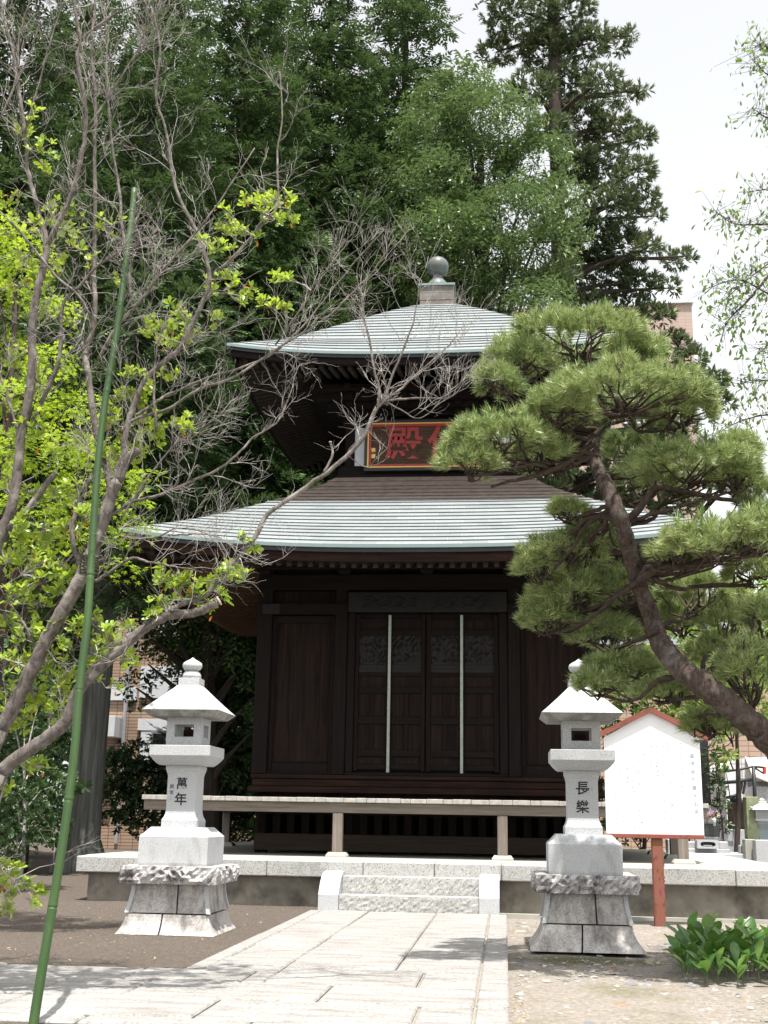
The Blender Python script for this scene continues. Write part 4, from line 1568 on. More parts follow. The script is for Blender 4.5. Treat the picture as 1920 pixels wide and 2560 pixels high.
L = px_lumps(rows, 34, .8, .9)
b = at(60, 2095, 34)
lump_tree('evergreen_thicket', (b[0], 34, 0), at(60, 1650, 34), L, 'farther wall of dark evergreen growth beside the tan tiled building', 'bush', MT['leaf_hinoki'], MT['bark_dark'], T_whorl(6, .22, .09, 1.0, 6), 42, 1.0, .1, (0, -.2, .3), .5, .5)
rows = [(290, 1930, 70), (370, 1960, 80), (330, 1900, 60), (420, 1930, 60), (300, 2010, 80), (390, 2040, 80), (590, 1930, 60), (620, 1900, 50), (600, 2000, 60), (640, 1830, 30), (460, 2000, 70)]
L = px_lumps(rows, 31.5, .5, .8)
b = at(400, 2090, 31.5)
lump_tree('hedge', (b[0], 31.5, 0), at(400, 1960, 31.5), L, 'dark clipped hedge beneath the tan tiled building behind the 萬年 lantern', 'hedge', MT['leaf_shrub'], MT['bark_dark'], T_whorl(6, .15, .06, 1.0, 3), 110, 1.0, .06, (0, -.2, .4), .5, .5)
rows = [(560, 1600, 90, 40), (620, 1570, 70, 35), (520, 1640, 60, 30), (640, 1640, 45, 30), (440, 1610, 60, 30), (370, 1660, 60, 30), (340, 1720, 50, 25), (590, 1690, 70, 30), (600, 1500, 60, 40), (640, 1740, 25, 40), (630, 1830, 22, 50), (300, 1560, 60, 35), (400, 1560, 70, 40)]
L = px_lumps(rows, 28.5, .6)
b = at(505, 2090, 28.8)
lump_tree('shade_tree', (b[0], 28.8, 0), at(520, 1560, 28.8), L, 'small dark tree with drooping branches in shade between the eave and 萬年 lantern', 'tree', MT['leaf_hinoki'], MT['bark_dark'], T_droop(9, .2, .07), 28, 1.0, .36, (0, -.2, -.1), .3, .5)

# shrubs and saplings at the right, seen below and behind the pine
rows = [(1830, 1620, 70), (1900, 1560, 60), (1870, 1690, 50), (1800, 1700, 45), (1760, 1620, 45), (1700, 1560, 50), (1840, 1500, 60), (1920, 1480, 50), (1760, 1770, 50), (1810, 1900, 35), (1720, 1700, 40), (1650, 1700, 50), (1580, 1660, 50), (1900, 1640, 60)]
L = px_lumps(rows, 27, .8, .8)
b = at(1830, 2100, 27)
lump_tree('young_tree', (b[0], 27, 0), at(1830, 1560, 27), L, 'sunny fresh green sapling behind the leaning pine trunk', 'tree', MT['leaf_bright'], MT['bark_dark'], T_whorl(6, .16, .055, 1.1, 4), 75, 1.0, .06, (0, -.2, .2), .3, .6)
rows = [(1790, 1960, 32, 60), (1800, 2030, 30, 40), (1775, 1900, 25, 30), (1815, 2060, 22, 20), (1790, 1870, 22)]
L = px_lumps(rows, 26, .3)
b = at(1795, 2110, 26)
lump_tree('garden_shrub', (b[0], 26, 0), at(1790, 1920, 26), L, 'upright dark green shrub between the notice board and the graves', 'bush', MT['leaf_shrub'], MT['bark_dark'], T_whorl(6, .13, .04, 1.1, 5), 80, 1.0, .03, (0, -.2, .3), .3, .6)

rows = [(1500, 1850, 70), (1560, 1800, 70), (1620, 1880, 70), (1680, 1820, 60), (1560, 1950, 70), (1640, 1980, 70), (1710, 1930, 50), (1520, 2040, 60), (1600, 2060, 60), (1690, 2040, 50), (1640, 1760, 60), (1560, 1720, 60), (1730, 1850, 40), (1500, 1960, 60)]
L = px_lumps(rows, 31, .6, .9)
b = at(1600, 2100, 31)
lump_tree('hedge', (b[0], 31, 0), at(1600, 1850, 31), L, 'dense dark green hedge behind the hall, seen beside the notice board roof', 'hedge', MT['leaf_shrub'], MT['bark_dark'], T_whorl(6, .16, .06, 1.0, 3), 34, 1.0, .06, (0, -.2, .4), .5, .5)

# ================================================================== CHERRY BRANCHES (right edge)
def build_cherry():
    Y = 12.0
    b = at(2350, 2300, Y)
    t = empty('cherry_tree', (b[0], Y, 0), 'cherry tree whose thin drooping leafy twigs hang against the white sky', 'tree')
    mb = MB()
    limb(mb, [(b[0], Y, -.2), at(2330, 1500, Y), at(2260, 900, Y), at(2200, 300, Y), at(2150, -200, Y)], .14, .04, 10)
    mb.build('trunk', MT['bark_dark'], t, True)
    tw = MB()
    arms = [[(2260, 900), (2060, 640), (1960, 640), (1880, 690), (1800, 760)], [(2220, 500), (2050, 560), (1930, 560), (1840, 560), (1790, 530)], [(2180, 100), (2020, 180), (1930, 190), (1880, 150)],
            [(2200, 300), (2030, 330), (1930, 300), (1880, 270)], [(2150, -200), (2000, 60), (1920, 120), (1895, 110)], [(2300, 1200), (2080, 1100), (1950, 1040), (1860, 1050), (1780, 1090)],
            [(2260, 900), (2080, 1000), (1960, 960), (1890, 950), (1850, 960)], [(2250, 850), (2050, 900), (1940, 860), (1900, 880)], [(1960, 640), (1880, 740), (1830, 790), (1810, 820)], [(2230, 620), (2060, 740), (1940, 740), (1850, 700), (1770, 720)],
            [(2240, 700), (2060, 480), (1950, 470), (1870, 480)]]
    pts = []
    for A in arms:
        p, _ = limb(tw, [at(x, y, Y + random.uniform(-.3, .3)) for x, y in A], .018, .003, 5, 6)
        pts.append(p[len(p) // 3:])
    pts = np.vstack(pts)
    T = T_leaf6(.068, .028, .2, .35)
    P, D = [], []
    for q in pts:
        for k in range(13):
            a = rng.normal(0, .14, 3)
            P.append(q + a)
            D.append(np.array([-.25, -.1, -.55]) + rng.normal(0, .5, 3))
            if k % 3 == 0:
                tw.tube([q, q + a], [.003, .0015], 3)
    tw.build('twigs', MT['bark_dark'], t, True)
    P, D = np.array(P), np.array(D)
    V, F = scatter(T, P, frames(D, spin=rng.uniform(-1.2, 1.2, len(P))), rng.uniform(.6, 1.2, len(P)))
    np_mesh('leaves', V, F, MT['leaf_cherry'], t)


build_cherry()

# ================================================================== PINE
def build_pine():
    Y0 = 11.0
    base = at(2130, 2440, Y0)
    t = empty('pine_tree', (base[0], Y0, -.1), 'trained pine with a leaning scaly trunk and flat needle pads over the 長樂 lantern', 'tree')
    tr = [(2130, 2480), (2090, 2200), (2010, 1960), (1914, 1843), (1869, 1802), (1812, 1753), (1756, 1712), (1699, 1668), (1661, 1622), (1638, 1578), (1625, 1530), (1594, 1454), (1573, 1376), (1558, 1314), (1537, 1262), (1511, 1205), (1485, 1143), (1490, 1085), (1525, 1040)]
    wpx = [76, 72, 70, 66, 64, 62, 58, 54, 52, 48, 43, 41, 39, 38, 38, 38, 34, 27, 18]
    k = len(tr)
    P = [np.r_[at(x, y, Y0 + .25 * sin(i * .8)), w / 2 / ppm(Y0)] for i, ((x, y), w) in enumerate(zip(tr, wpx))]
    S = smooth_path(P, 8)
    mb = MB()
    mb.tube(S[:, :3], S[:, 3] * (1 + .07 * np.sin(np.arange(len(S)) * 1.9)), 18)
    o = mb.build('trunk', MT['bark_pine'], t, True)
    # roughen the bark
    me = o.data
    co = np.zeros(len(me.vertices) * 3)
    me.vertices.foreach_get('co', co)
    co = co.reshape(-1, 3) + rng.normal(0, .0045, (len(me.vertices), 3))
    me.vertices.foreach_set('co', co.ravel())
    pads = [  # (cx, cy, rx, ry, Y, hook point on trunk, brightness group)
        (1440, 868, 215, 62, 11.5, (1527, 1040)), (1300, 915, 95, 48, 11.3, (1527, 1040)), (1590, 900, 80, 50, 11.4, (1527, 1040)), (1245, 965, 60, 40, 11.1, (1500, 1075)),
        (1560, 1000, 215, 64, 10.6, (1527, 1040)), (1700, 1040, 95, 50, 10.7, (1527, 1040)), (1400, 1030, 95, 45, 10.6, (1500, 1075)),
        (1245, 1110, 140, 58, 10.6, (1485, 1143)), (1170, 1165, 80, 48, 10.5, (1485, 1143)), (1340, 1150, 90, 50, 10.9, (1485, 1143)),
        (1730, 1180, 150, 55, 10.9, (1558, 1314)), (1840, 1200, 60, 45, 10.9, (1558, 1314)), (1620, 1200, 80, 45, 11.5, (1537, 1262)), (1570, 1130, 70, 40, 12, (1511, 1205)),
        (1790, 1370, 140, 55, 10.5, (1600, 1440)), (1900, 1350, 90, 60, 10.5, (1600, 1440)), (1690, 1385, 60, 40, 10.6, (1600, 1440)),
        (1410, 1395, 100, 50, 11.6, (1537, 1262)), (1480, 1360, 90, 40, 11.6, (1537, 1262)), (1430, 1290, 55, 25, 11.4, (1537, 1262)), (1350, 1430, 60, 40, 11.6, (1537, 1262)),
        (1430, 1500, 110, 60, 11.9, (1594, 1454)), (1370, 1560, 70, 45, 11.9, (1594, 1454)), (1530, 1490, 80, 55, 12.0, (1594, 1454)),
        (1520, 1600, 90, 45, 12.0, (1638, 1581)), (1560, 1680, 90, 40, 11.8, (1699, 1690)), (1500, 1720, 60, 28, 11.6, (1699, 1690)), (1660, 1740, 80, 28, 11.5, (1756, 1740)),
        (1750, 1500, 110, 50, 12.2, (1638, 1581)), (1700, 1560, 70, 40, 12.4, (1638, 1581)), (1790, 1640, 60, 45, 11.9, (1756, 1700)), (1870, 1690, 70, 75, 10.9, (1869, 1790)), (1910, 1560, 50, 50, 11, (1869, 1790)),
        (1900, 1250, 60, 45, 11.2, (1600, 1440)), (1880, 1440, 70, 40, 11.3, (1600, 1440)), (1850, 1130, 50, 35, 11.3, (1600, 1440)), (1905, 1300, 50, 40, 11.4, (1600, 1440)), (1820, 1560, 70, 40, 12, (1756, 1700)), (1770, 1820, 60, 30, 11.6, (1812, 1770))]
    TS = [T_needles(48, .108, .0062, s, 1.7) for s in (1, 2, 3)]
    for i, (px, py, rx, ry, Y, hk) in enumerate(pads):
        c = at(px, py, Y)
        s = 1 / ppm(Y)
        RX, RZ = rx * s, ry * s * 1.22
        n = int(44 + 450 * RX * RX + 640 * RX * RZ)
        u = rng.normal(0, 1, (n, 3))
        u[:, 2] = np.abs(u[:, 2]) * 1.0 - .16
        u /= np.linalg.norm(u, axis=1, keepdims=True)
        r = .68 + .32 * rng.random(n) ** .6
        wob = 1 + .14 * np.sin(np.arctan2(u[:, 1], u[:, 0]) * 5 + i)
        P_ = c + u * (r * wob)[:, None] * np.array([RX, RX * .75, RZ])
        P_[:, 2] += .045 * np.sin(P_[:, 0] * 9 + i) * np.cos(P_[:, 1] * 8)
        D = u * np.array([.9, .9, .45]) + np.array([0, -.1, .55]) + rng.normal(0, .2, (n, 3))
        Rm = frames(D, spin=rng.uniform(0, 6.3, n))
        sc = rng.uniform(.8, 1.2, n)
        parts = [scatter(TS[q], P_[q::3], Rm[q::3], sc[q::3]) for q in range(3)]
        V, F = join(parts)
        pad = np_mesh('needle_pad', V, F, MT['needle'], t)
        # branch and twig structure beneath the pad
        h = at(hk[0], hk[1], Y0)
        tb = MB()
        low = c + np.array([0, 0, -RZ * .55])
        mid = (h + low) / 2 + np.array([rng.normal(0, .06), rng.normal(0, .06), -.02 + rng.normal(0, .05)])
        q1 = (h * .72 + low * .28) + rng.normal(0, .05, 3)
        bp, br = limb(tb, [h, q1, mid, low], .026, .012, 7, 6, .006)
        for j in range(int(8 + 20 * RX)):
            tgt = P_[rng.integers(0, n)]
            st = low + (tgt - low) * .1 + rng.normal(0, .03, 3) if j % 3 else bp[-1 - rng.integers(0, len(bp) // 2)]
            m1 = st * .6 + tgt * .4 + np.array([0, 0, -.03]) + rng.normal(0, .035, 3)
            m2 = st * .25 + tgt * .75 + np.array([0, 0, -.05]) + rng.normal(0, .025, 3)
            tb.tube([st, m1, m2, tgt - [0, 0, .04]], [.013, .010, .008, .005], 5)
        tb.build('branch', MT['bark_twigp'], t, True)
        # candles on the upper pads
        if i < 12 or i in (14, 15):
            k2 = max(2, int(n * .05))
            top = P_[np.argsort(-P_[:, 2])[:k2 * 3]][::3]
            Dn = np.tile(np.array([0, 0, 1.0]), (len(top), 1)) + rng.normal(0, .12, (len(top), 3))
            V, F = scatter(T_needles(26, .085, .006, 5, .4), top + [0, 0, .05], frames(Dn), rng.uniform(.8, 1.2, len(top)))
            np_mesh('new_shoots', V, F, MT['candle'], t)
    # bare side limbs shown in the photograph
    mb = MB()
    limb(mb, [at(1600, 1455, 11), at(1632, 1425, 10.9), at(1670, 1412, 10.8), at(1710, 1415, 10.7), at(1770, 1400, 10.6)], .052, .03, 10, 4, .003)
    limb(mb, [at(1553, 1312, 11), at(1515, 1290, 11.1), at(1470, 1298, 11.2), at(1440, 1325, 11.3), at(1400, 1350, 11.4)], .042, .02, 8, 4, .003)
    limb(mb, [at(1560, 1312, 11), at(1600, 1270, 10.9), at(1640, 1220, 10.9), at(1690, 1225, 10.9), at(1760, 1240, 10.9), at(1850, 1255, 10.9)], .042, .018, 8, 4, .003)
    limb(mb, [at(1475, 1110, 11), at(1440, 1140, 10.9), at(1370, 1180, 10.8), at(1290, 1200, 10.7), at(1230, 1215, 10.6)], .035, .012, 8, 4, .004)
    mb.build('side_limbs', MT['bark_twigp'], t, True)


build_pine()

# ================================================================== BARE-BRANCHED TREE IN FRONT (left) AND ITS BAMBOO PROP
def build_front_tree():
    Yt = 8.4
    K = Yt / 7.75
    g = ground_at(-330, 2560, 0)
    base = np.array([at(-190, 2400, Yt)[0], Yt, 0])
    t = empty('dying_tree', tuple(base), 'half-bare garden tree with tangled grey twigs and yellow-green leaf tufts in the foreground', 'tree')
    k = .5 / ppm(Yt)
    main = MB()
    twigs = MB()
    sources = []          # (polyline, radii, twig density)

    def L(pts, w0, w1, dens=1.0, Y=Yt, dY=0.0, into=main, n=9):
        q = len(pts)
        P = [at(x, y, Y + dY * i / max(1, q - 1)) for i, (x, y) in enumerate(pts)]
        p, rad = limb(into, P, w0 * k * .84, w1 * k * .84, n, 5, .0025)
        if dens:
            sources.append((p, rad, dens))
        return p
    # stool: the stems leave one base outside the picture
    b0 = base + np.array([0, 0, -.2])
    for tgt, w in (((0, 1823), 46), ((0, 1932), 44), ((-20, 1400), 36)):
        e = at(*tgt, Yt)
        m = base * .55 + e * .45 + np.array([-.10, 0, .15])
        limb(main, [b0, base + [0, 0, .15], m, e], 60 * k, w * k, 10, 5)
    # main stems
    L([(0, 1823), (27, 1780), (68, 1698), (108, 1617), (136, 1563), (168, 1508), (201, 1446), (220, 1400), (236, 1366), (262, 1290), (278, 1235), (295, 1205)], 46, 40, .35, n=12)
    L([(0, 1932), (54, 1888), (125, 1839), (163, 1804), (190, 1740), (212, 1706), (244, 1674), (298, 1625), (353, 1576), (391, 1552), (428, 1538), (494, 1530), (547, 1502)], 44, 26, .25, dY=.1, n=12)
    L([(-20, 1400), (8, 1324), (25, 1282), (38, 1219), (46, 1155), (55, 1071), (71, 1000), (80, 912), (81, 822), (93, 731), (111, 656), (117, 617)], 36, 24, .5, n=10)
    L([(117, 617), (111, 580), (90, 505), (69, 424), (64, 347), (35, 145), (12, 58), (-5, -40)], 20, 8, 1.2, dY=.2)
    L([(117, 617), (154, 541), (181, 481), (202, 400), (214, 324), (211, 249), (194, 150), (200, 98), (185, 0), (180, -60)], 20, 9, 1.1, dY=-.2)
    L([(278, 1225), (270, 1181), (253, 1134), (240, 1071), (230, 1008), (215, 902), (214, 880), (232, 822), (238, 747), (235, 686), (238, 505), (236, 400), (240, 250), (230, 120), (240, -30)], 27, 9, 1.0, dY=.3)
    L([(295, 1205), (318, 1150), (345, 1125)], 30, 26, 0)
    L([(285, 1215), (310, 1134), (312, 1096), (325, 1041), (337, 1008), (367, 944), (422, 894), (456, 860), (509, 752), (524, 689), (503, 608), (492, 579), (450, 500), (430, 430), (415, 330), (390, 240), (400, 120), (380, 20)], 24, 7, .9, dY=.25)
    L([(524, 689), (579, 648), (665, 550), (694, 503), (694, 376), (706, 290), (700, 180)], 13, 4, .8, Y=Yt + .2, dY=.2)
    # long limb rising to the right in front of the hall
    L([(425, 1525), (433, 1521), (470, 1505), (505, 1496), (544, 1452), (583, 1410), (619, 1366), (641, 1336), (671, 1285), (752, 1227), (833, 1169), (903, 1099), (943, 1018)], 17, 15, .10, dY=.5, n=10)
    Yr = Yt + .5
    L([(943, 1018), (949, 975), (935, 924), (925, 853), (909, 792), (905, 740), (890, 690)], 11, 3, 1.4, Y=Yr, dY=.1)
    L([(943, 1018), (960, 990), (995, 904), (1026, 828), (1040, 770), (1055, 700)], 11, 3, 1.5, Y=Yr, dY=-.1)
    L([(943, 1018), (980, 1000), (1066, 995), (1122, 995), (1168, 949)], 9, 3, 1.0, Y=Yr)
    L([(950, 1008), (1005, 970), (1066, 914), (1117, 868), (1157, 818)], 10, 3, 1.3, Y=Yr, dY=.15)
    L([(960, 1000), (1010, 1030), (1050, 1045), (1110, 1000)], 6, 2, .8, Y=Yr)
    L([(808, 1186), (831, 1137), (826, 1106)], 9, 8, .2, Y=Yt + .4, n=8)
    L([(905, 1095), (870, 1130), (905, 1165), (945, 1160), (975, 1140)], 4, 2, .5, Y=Yt + .48)
    # bare boughs to the right
    L([(236, 1455), (270, 1434), (325, 1396), (359, 1402), (422, 1413), (506, 1430)], 12, 4, 1.6)
    L([(232, 1290), (262, 1290), (295, 1278), (337, 1252), (392, 1240), (464, 1210), (548, 1172), (591, 1138), (633, 1096), (690, 1058), (712, 1020), (735, 960)], 14, 4, 1.0, dY=.3)
    L([(300, 1080), (333, 1050), (413, 1025), (498, 974), (591, 940), (697, 868), (813, 797), (884, 727), (935, 676), (985, 600)], 13, 3, .65, dY=.4)
    L([(340, 1040), (380, 1012), (422, 987), (506, 949), (612, 915), (692, 877), (770, 800), (850, 700), (900, 640), (960, 575)], 11, 3, .55, dY=.5)
    L([(690, 860), (760, 760), (800, 690), (870, 640), (940, 590)], 6, 2, 1.1, Y=Yt + .4)
    L([(300, 1300), (380, 1180), (450, 1100), (520, 1060), (580, 1020)], 7, 2, 1.5)
    L([(420, 1340), (500, 1335), (560, 1350), (600, 1395)], 6, 2, 1.6)
    L([(300, 1340), (380, 1345), (450, 1320), (520, 1335), (590, 1370)], 7, 2, 1.8)
    L([(17, 1324), (76, 1265), (118, 1206), (141, 1183)], 22, 17, .1, n=10)
    L([(205, 1440), (181, 1345), (194, 1265), (219, 1210), (248, 1160)], 17, 14, .4, dY=.15)
    L([(246, 900), (289, 822), (370, 729), (405, 677), (492, 579), (556, 492), (637, 370)], 13, 4, 1.3, dY=-.2)
    L([(100, 1010), (148, 897), (157, 762), (196, 719), (241, 668), (301, 629), (332, 620), (380, 590)], 14, 4, 1.2, dY=-.15)
    L([(-40, 490), (45, 575), (99, 641), (145, 695), (196, 738), (226, 789)], 9, 8, .9, dY=-.1)
    L([(330, 760), (318, 640), (304, 556), (301, 492), (278, 347), (266, 174), (269, 87), (250, 0), (255, -50)], 12, 5, 1.2, dY=.3)
    L([(390, 1080), (385, 960), (395, 860), (420, 780)], 9, 4, .6)
    L([(80, 1050), (120, 980), (150, 900), (160, 820)], 10, 5, .8)
    L([(50, 1100), (20, 1000), (-10, 900), (-30, 800)], 10, 4, 1.0)
    L([(100, 1640), (60, 1560), (20, 1500), (-30, 1430)], 9, 4, .6)
    L([(30, 1890), (-10, 2050), (0, 2160), (40, 2210)], 7, 3, .5)
    L([(110, 1610), (150, 1660), (230, 1640), (290, 1600)], 6, 2, .6)
    L([(390, 1552), (330, 1600), (300, 1660)], 9, 5, .4)
    L([(60, 340), (100, 200), (130, 90), (160, 0)], 8, 3, 1.2)
    L([(214, 324), (300, 200), (360, 90), (400, 0)], 8, 3, 1.4)
    L([(200, 98), (280, 40), (340, 10), (380, -20)], 10, 4, 1.2)
    L([(266, 250), (330, 150), (400, 60), (430, -20)], 6, 3, 1.2)
    L([(0, 300), (40, 200), (50, 80), (90, -30)], 9, 4, 1.2)
    # twigs: forked, slightly upturned, knobby at the tips
    tips = []

    def twig(p, d, ln, r, lev):
        k_ = 4
        pts = [p]
        dd = d.copy()
        for i in range(k_):
            dd = dd + rng.normal(0, .25, 3) + np.array([0, 0, .07])
            dd /= np.linalg.norm(dd)
            pts.append(pts[-1] + dd * ln / k_)
        twigs.tube(pts, [r * (1 - .14 * i) for i in range(k_ + 1)], 3 if lev == 0 else 4)
        if lev == 0:
            tips.append(pts[-1])
            return
        nb = 3 + int(rng.random() * 2.4)
        for i in range(nb):
            j = 1 + int(rng.random() * k_)
            side = rng.normal(0, 1, 3)
            side -= dd * side.dot(dd)
            side /= np.linalg.norm(side)
            nd = dd * .85 + side * .55 + np.array([0, -.02, .10])
            twig(pts[min(j, k_)], nd / np.linalg.norm(nd), ln * rng.uniform(.45, .75), r * .66, lev - 1)

    for p, rad, dens in sources:
        seg = np.linalg.norm(np.diff(p, axis=0), axis=1)
        length = seg.sum()
        n = int(length / K * 7.2 * dens) + 1
        for i in range(n):
            q = rng.random() ** .75
            j = min(len(p) - 2, int(q * (len(p) - 1)))
            d = p[j + 1] - p[j]
            d /= np.linalg.norm(d)
            side = rng.normal(0, 1, 3) * np.array([1, .7, .8])
            side -= d * side.dot(d)
            side /= np.linalg.norm(side)
            nd = d * .8 + side * .62 + np.array([0, 0, .22])
            thin = rad[j] < .022
            twig(p[j], nd / np.linalg.norm(nd), K * rng.uniform(.16, .46) * (1.0 if thin else .9), min(.0037, max(.0024, rad[j] * .32)), 2 if (thin or rng.random() < .5) else 1)
    main.build('limbs', MT['bark_tree'], t, True)
    twigs.build('twigs', MT['bark_twig'], t, True)
    cut = MB()
    for (x, y), (x2, y2), w, Y in (((547, 1502), (549, 1501), 13, Yt + .1), ((141, 1183), (142.3, 1181.5), 8.7, Yt), ((826, 1106), (826, 1104), 4.2, Yt + .4)):
        cut.tube([at(x, y, Y), at(x2, y2, Y)], w * 2 * k, 12)
    cut.build('cut_end', MT['bark_cut'], t)
    # leaf tufts
    allp = np.vstack([s[0] for s in sources])
    C = [(60, 330, 30, 4), (105, 375, 35, 6), (85, 290, 25, 3), (30, 500, 30, 3), (130, 410, 30, 4), (20, 580, 40, 4), (60, 660, 50, 7), (15, 720, 40, 5), (95, 700, 30, 4), (140, 520, 30, 3), (190, 520, 25, 2),
         (110, 560, 40, 5), (180, 570, 35, 4), (240, 560, 40, 4), (150, 640, 40, 4), (230, 640, 35, 3), (280, 560, 30, 2), (290, 690, 25, 2),
         (620, 500, 22, 4), (655, 492, 20, 4), (690, 500, 22, 5), (725, 500, 18, 5), (735, 540, 16, 3), (700, 545, 18, 3), (665, 530, 20, 3), (570, 545, 20, 4), (595, 565, 22, 4), (610, 575, 18, 3), (640, 590, 15, 2), (560, 575, 15, 2),
         (520, 620, 20, 3), (545, 620, 20, 3), (580, 620, 15, 2), (500, 600, 12, 2), (560, 690, 18, 3), (585, 715, 20, 4), (620, 735, 22, 4), (650, 745, 20, 3), (690, 700, 18, 4), (715, 697, 14, 4), (715, 770, 16, 3), (680, 760, 14, 2), (520, 720, 18, 3), (540, 790, 16, 3), (600, 755, 14, 2),
         (380, 810, 25, 6), (420, 830, 25, 6), (445, 780, 20, 5), (470, 830, 25, 6), (440, 860, 25, 5), (400, 850, 18, 3), (360, 830, 14, 3),
         (330, 935, 22, 6), (325, 985, 18, 5), (345, 1000, 22, 5), (370, 960, 18, 3), (290, 995, 14, 3), (255, 1010, 14, 3), (420, 940, 16, 3), (435, 925, 14, 2),
         (280, 1055, 25, 6), (310, 1080, 25, 6), (360, 1050, 28, 6), (400, 1065, 25, 6), (440, 1065, 22, 6), (470, 1065, 18, 6), (375, 1095, 22, 5), (335, 1115, 22, 5), (290, 1140, 25, 6), (255, 1160, 22, 5), (350, 1145, 22, 5), (275, 1200, 18, 4), (250, 1140, 16, 3),
         (200, 1100, 25, 4), (215, 1290, 22, 5), (180, 1230, 22, 4), (235, 1280, 16, 4), (355, 1215, 16, 3), (330, 1235, 14, 2), (340, 1270, 14, 2),
         (35, 900, 35, 6), (85, 960, 35, 6), (20, 1010, 35, 5), (100, 1070, 35, 6), (40, 1090, 35, 5), (130, 1130, 30, 5), (30, 1200, 40, 6), (90, 1230, 40, 8), (150, 1240, 35, 7), (60, 1320, 40, 9), (120, 1330, 40, 9), (170, 1320, 30, 6),
         (30, 1400, 40, 8), (90, 1420, 40, 9), (150, 1420, 35, 7), (40, 1490, 40, 8), (110, 1500, 35, 6), (190, 1440, 20, 4), (150, 1480, 25, 4), (20, 1560, 35, 7), (80, 1580, 40, 8), (40, 1650, 40, 9), (110, 1660, 35, 8), (20, 1740, 35, 7), (90, 1740, 35, 8), (150, 1740, 30, 6),
         (150, 1600, 30, 5), (190, 1570, 22, 4), (240, 1560, 25, 5), (170, 1690, 28, 7), (130, 1790, 28, 6), (60, 1810, 30, 6), (240, 1610, 22, 4), (275, 1590, 22, 7), (290, 1620, 22, 6), (255, 1640, 20, 5), (310, 1650, 18, 4), (330, 1655, 16, 4), (230, 1700, 20, 4), (290, 1720, 14, 2), (235, 1660, 18, 4),
         (410, 1515, 20, 6), (380, 1530, 16, 5), (330, 1565, 14, 4), (440, 1465, 20, 6), (470, 1455, 20, 6), (410, 1440, 16, 5), (500, 1500, 20, 6), (520, 1455, 18, 5), (560, 1435, 22, 7), (585, 1425, 18, 5), (600, 1440, 16, 4), (545, 1485, 14, 4), (605, 1345, 13, 4), (635, 1370, 13, 4), (530, 1525, 12, 3), (490, 1480, 12, 3),
         (105, 1915, 14, 4), (70, 1915, 10, 2), (10, 2160, 18, 3), (30, 2180, 18, 4), (25, 2235, 20, 4), (90, 2225, 14, 4), (65, 2210, 12, 3), (10, 2270, 15, 3), (85, 2255, 8, 1), (20, 1980, 12, 2), (0, 2200, 20, 4)]
    W = [T_whorl(6, .066 * K, .031 * K, .95, s) for s in (1, 2)] + [T_whorl(4, .066 * K, .03 * K, .8, 7)]
    P, D = [], []
    tw = MB()
    for x, y, r, n in C:
        c = at(x, y, Yt + random.uniform(-.05, .45))
        nr = allp[np.argmin(((allp - c) ** 2).sum(1))]
        hub = c + (nr - c) * .35 + rng.normal(0, .02, 3)
        if np.linalg.norm(nr - c) < .8:
            tw.tube([nr, (nr + hub) / 2 + rng.normal(0, .015, 3), hub], [.0045, .004, .003], 4)
        nn = n * (2.1 if x < 215 and y > 480 else 1.45)
        for i in range(int(nn) + 1):
            q = c + rng.normal(0, .55 * r / ppm(Yt), 3)
            d = (q - hub)
            d = d / (np.linalg.norm(d) + 1e-6) * .5 + np.array([.05, -.15, .65]) + rng.normal(0, .25, 3)
            P.append(q)
            D.append(d)
            tw.tube([hub, (hub + q) / 2 + rng.normal(0, .012, 3), q], [.003, .0025, .0022], 3)
    tw.build('leaf_twigs', MT['bark_twig'], t)
    P, D = np.array(P), np.array(D)
    Rm = frames(D, spin=rng.uniform(0, 6.3, len(P)))
    sc = rng.uniform(.65, 1.15, len(P))
    V, F = join([scatter(W[q], P[q::3], Rm[q::3], sc[q::3]) for q in range(3)])
    np_mesh('leaves', V, F, MT['leaf_fg'], t)
    sel = rng.random(len(P)) < .16
    Po = P[sel] + rng.normal(0, .025, (sel.sum(), 3)) - [0, 0, .02]
    Dr = rng.normal(0, 1, (len(Po), 3)) - [0, 0, .5]
    V, F = scatter(T_leaf6(.05, .022, .3, .3), Po, frames(Dr), rng.uniform(.6, 1.1, len(Po)))
    np_mesh('old_leaves', V, F, MT['leaf_old'], t)


build_front_tree()


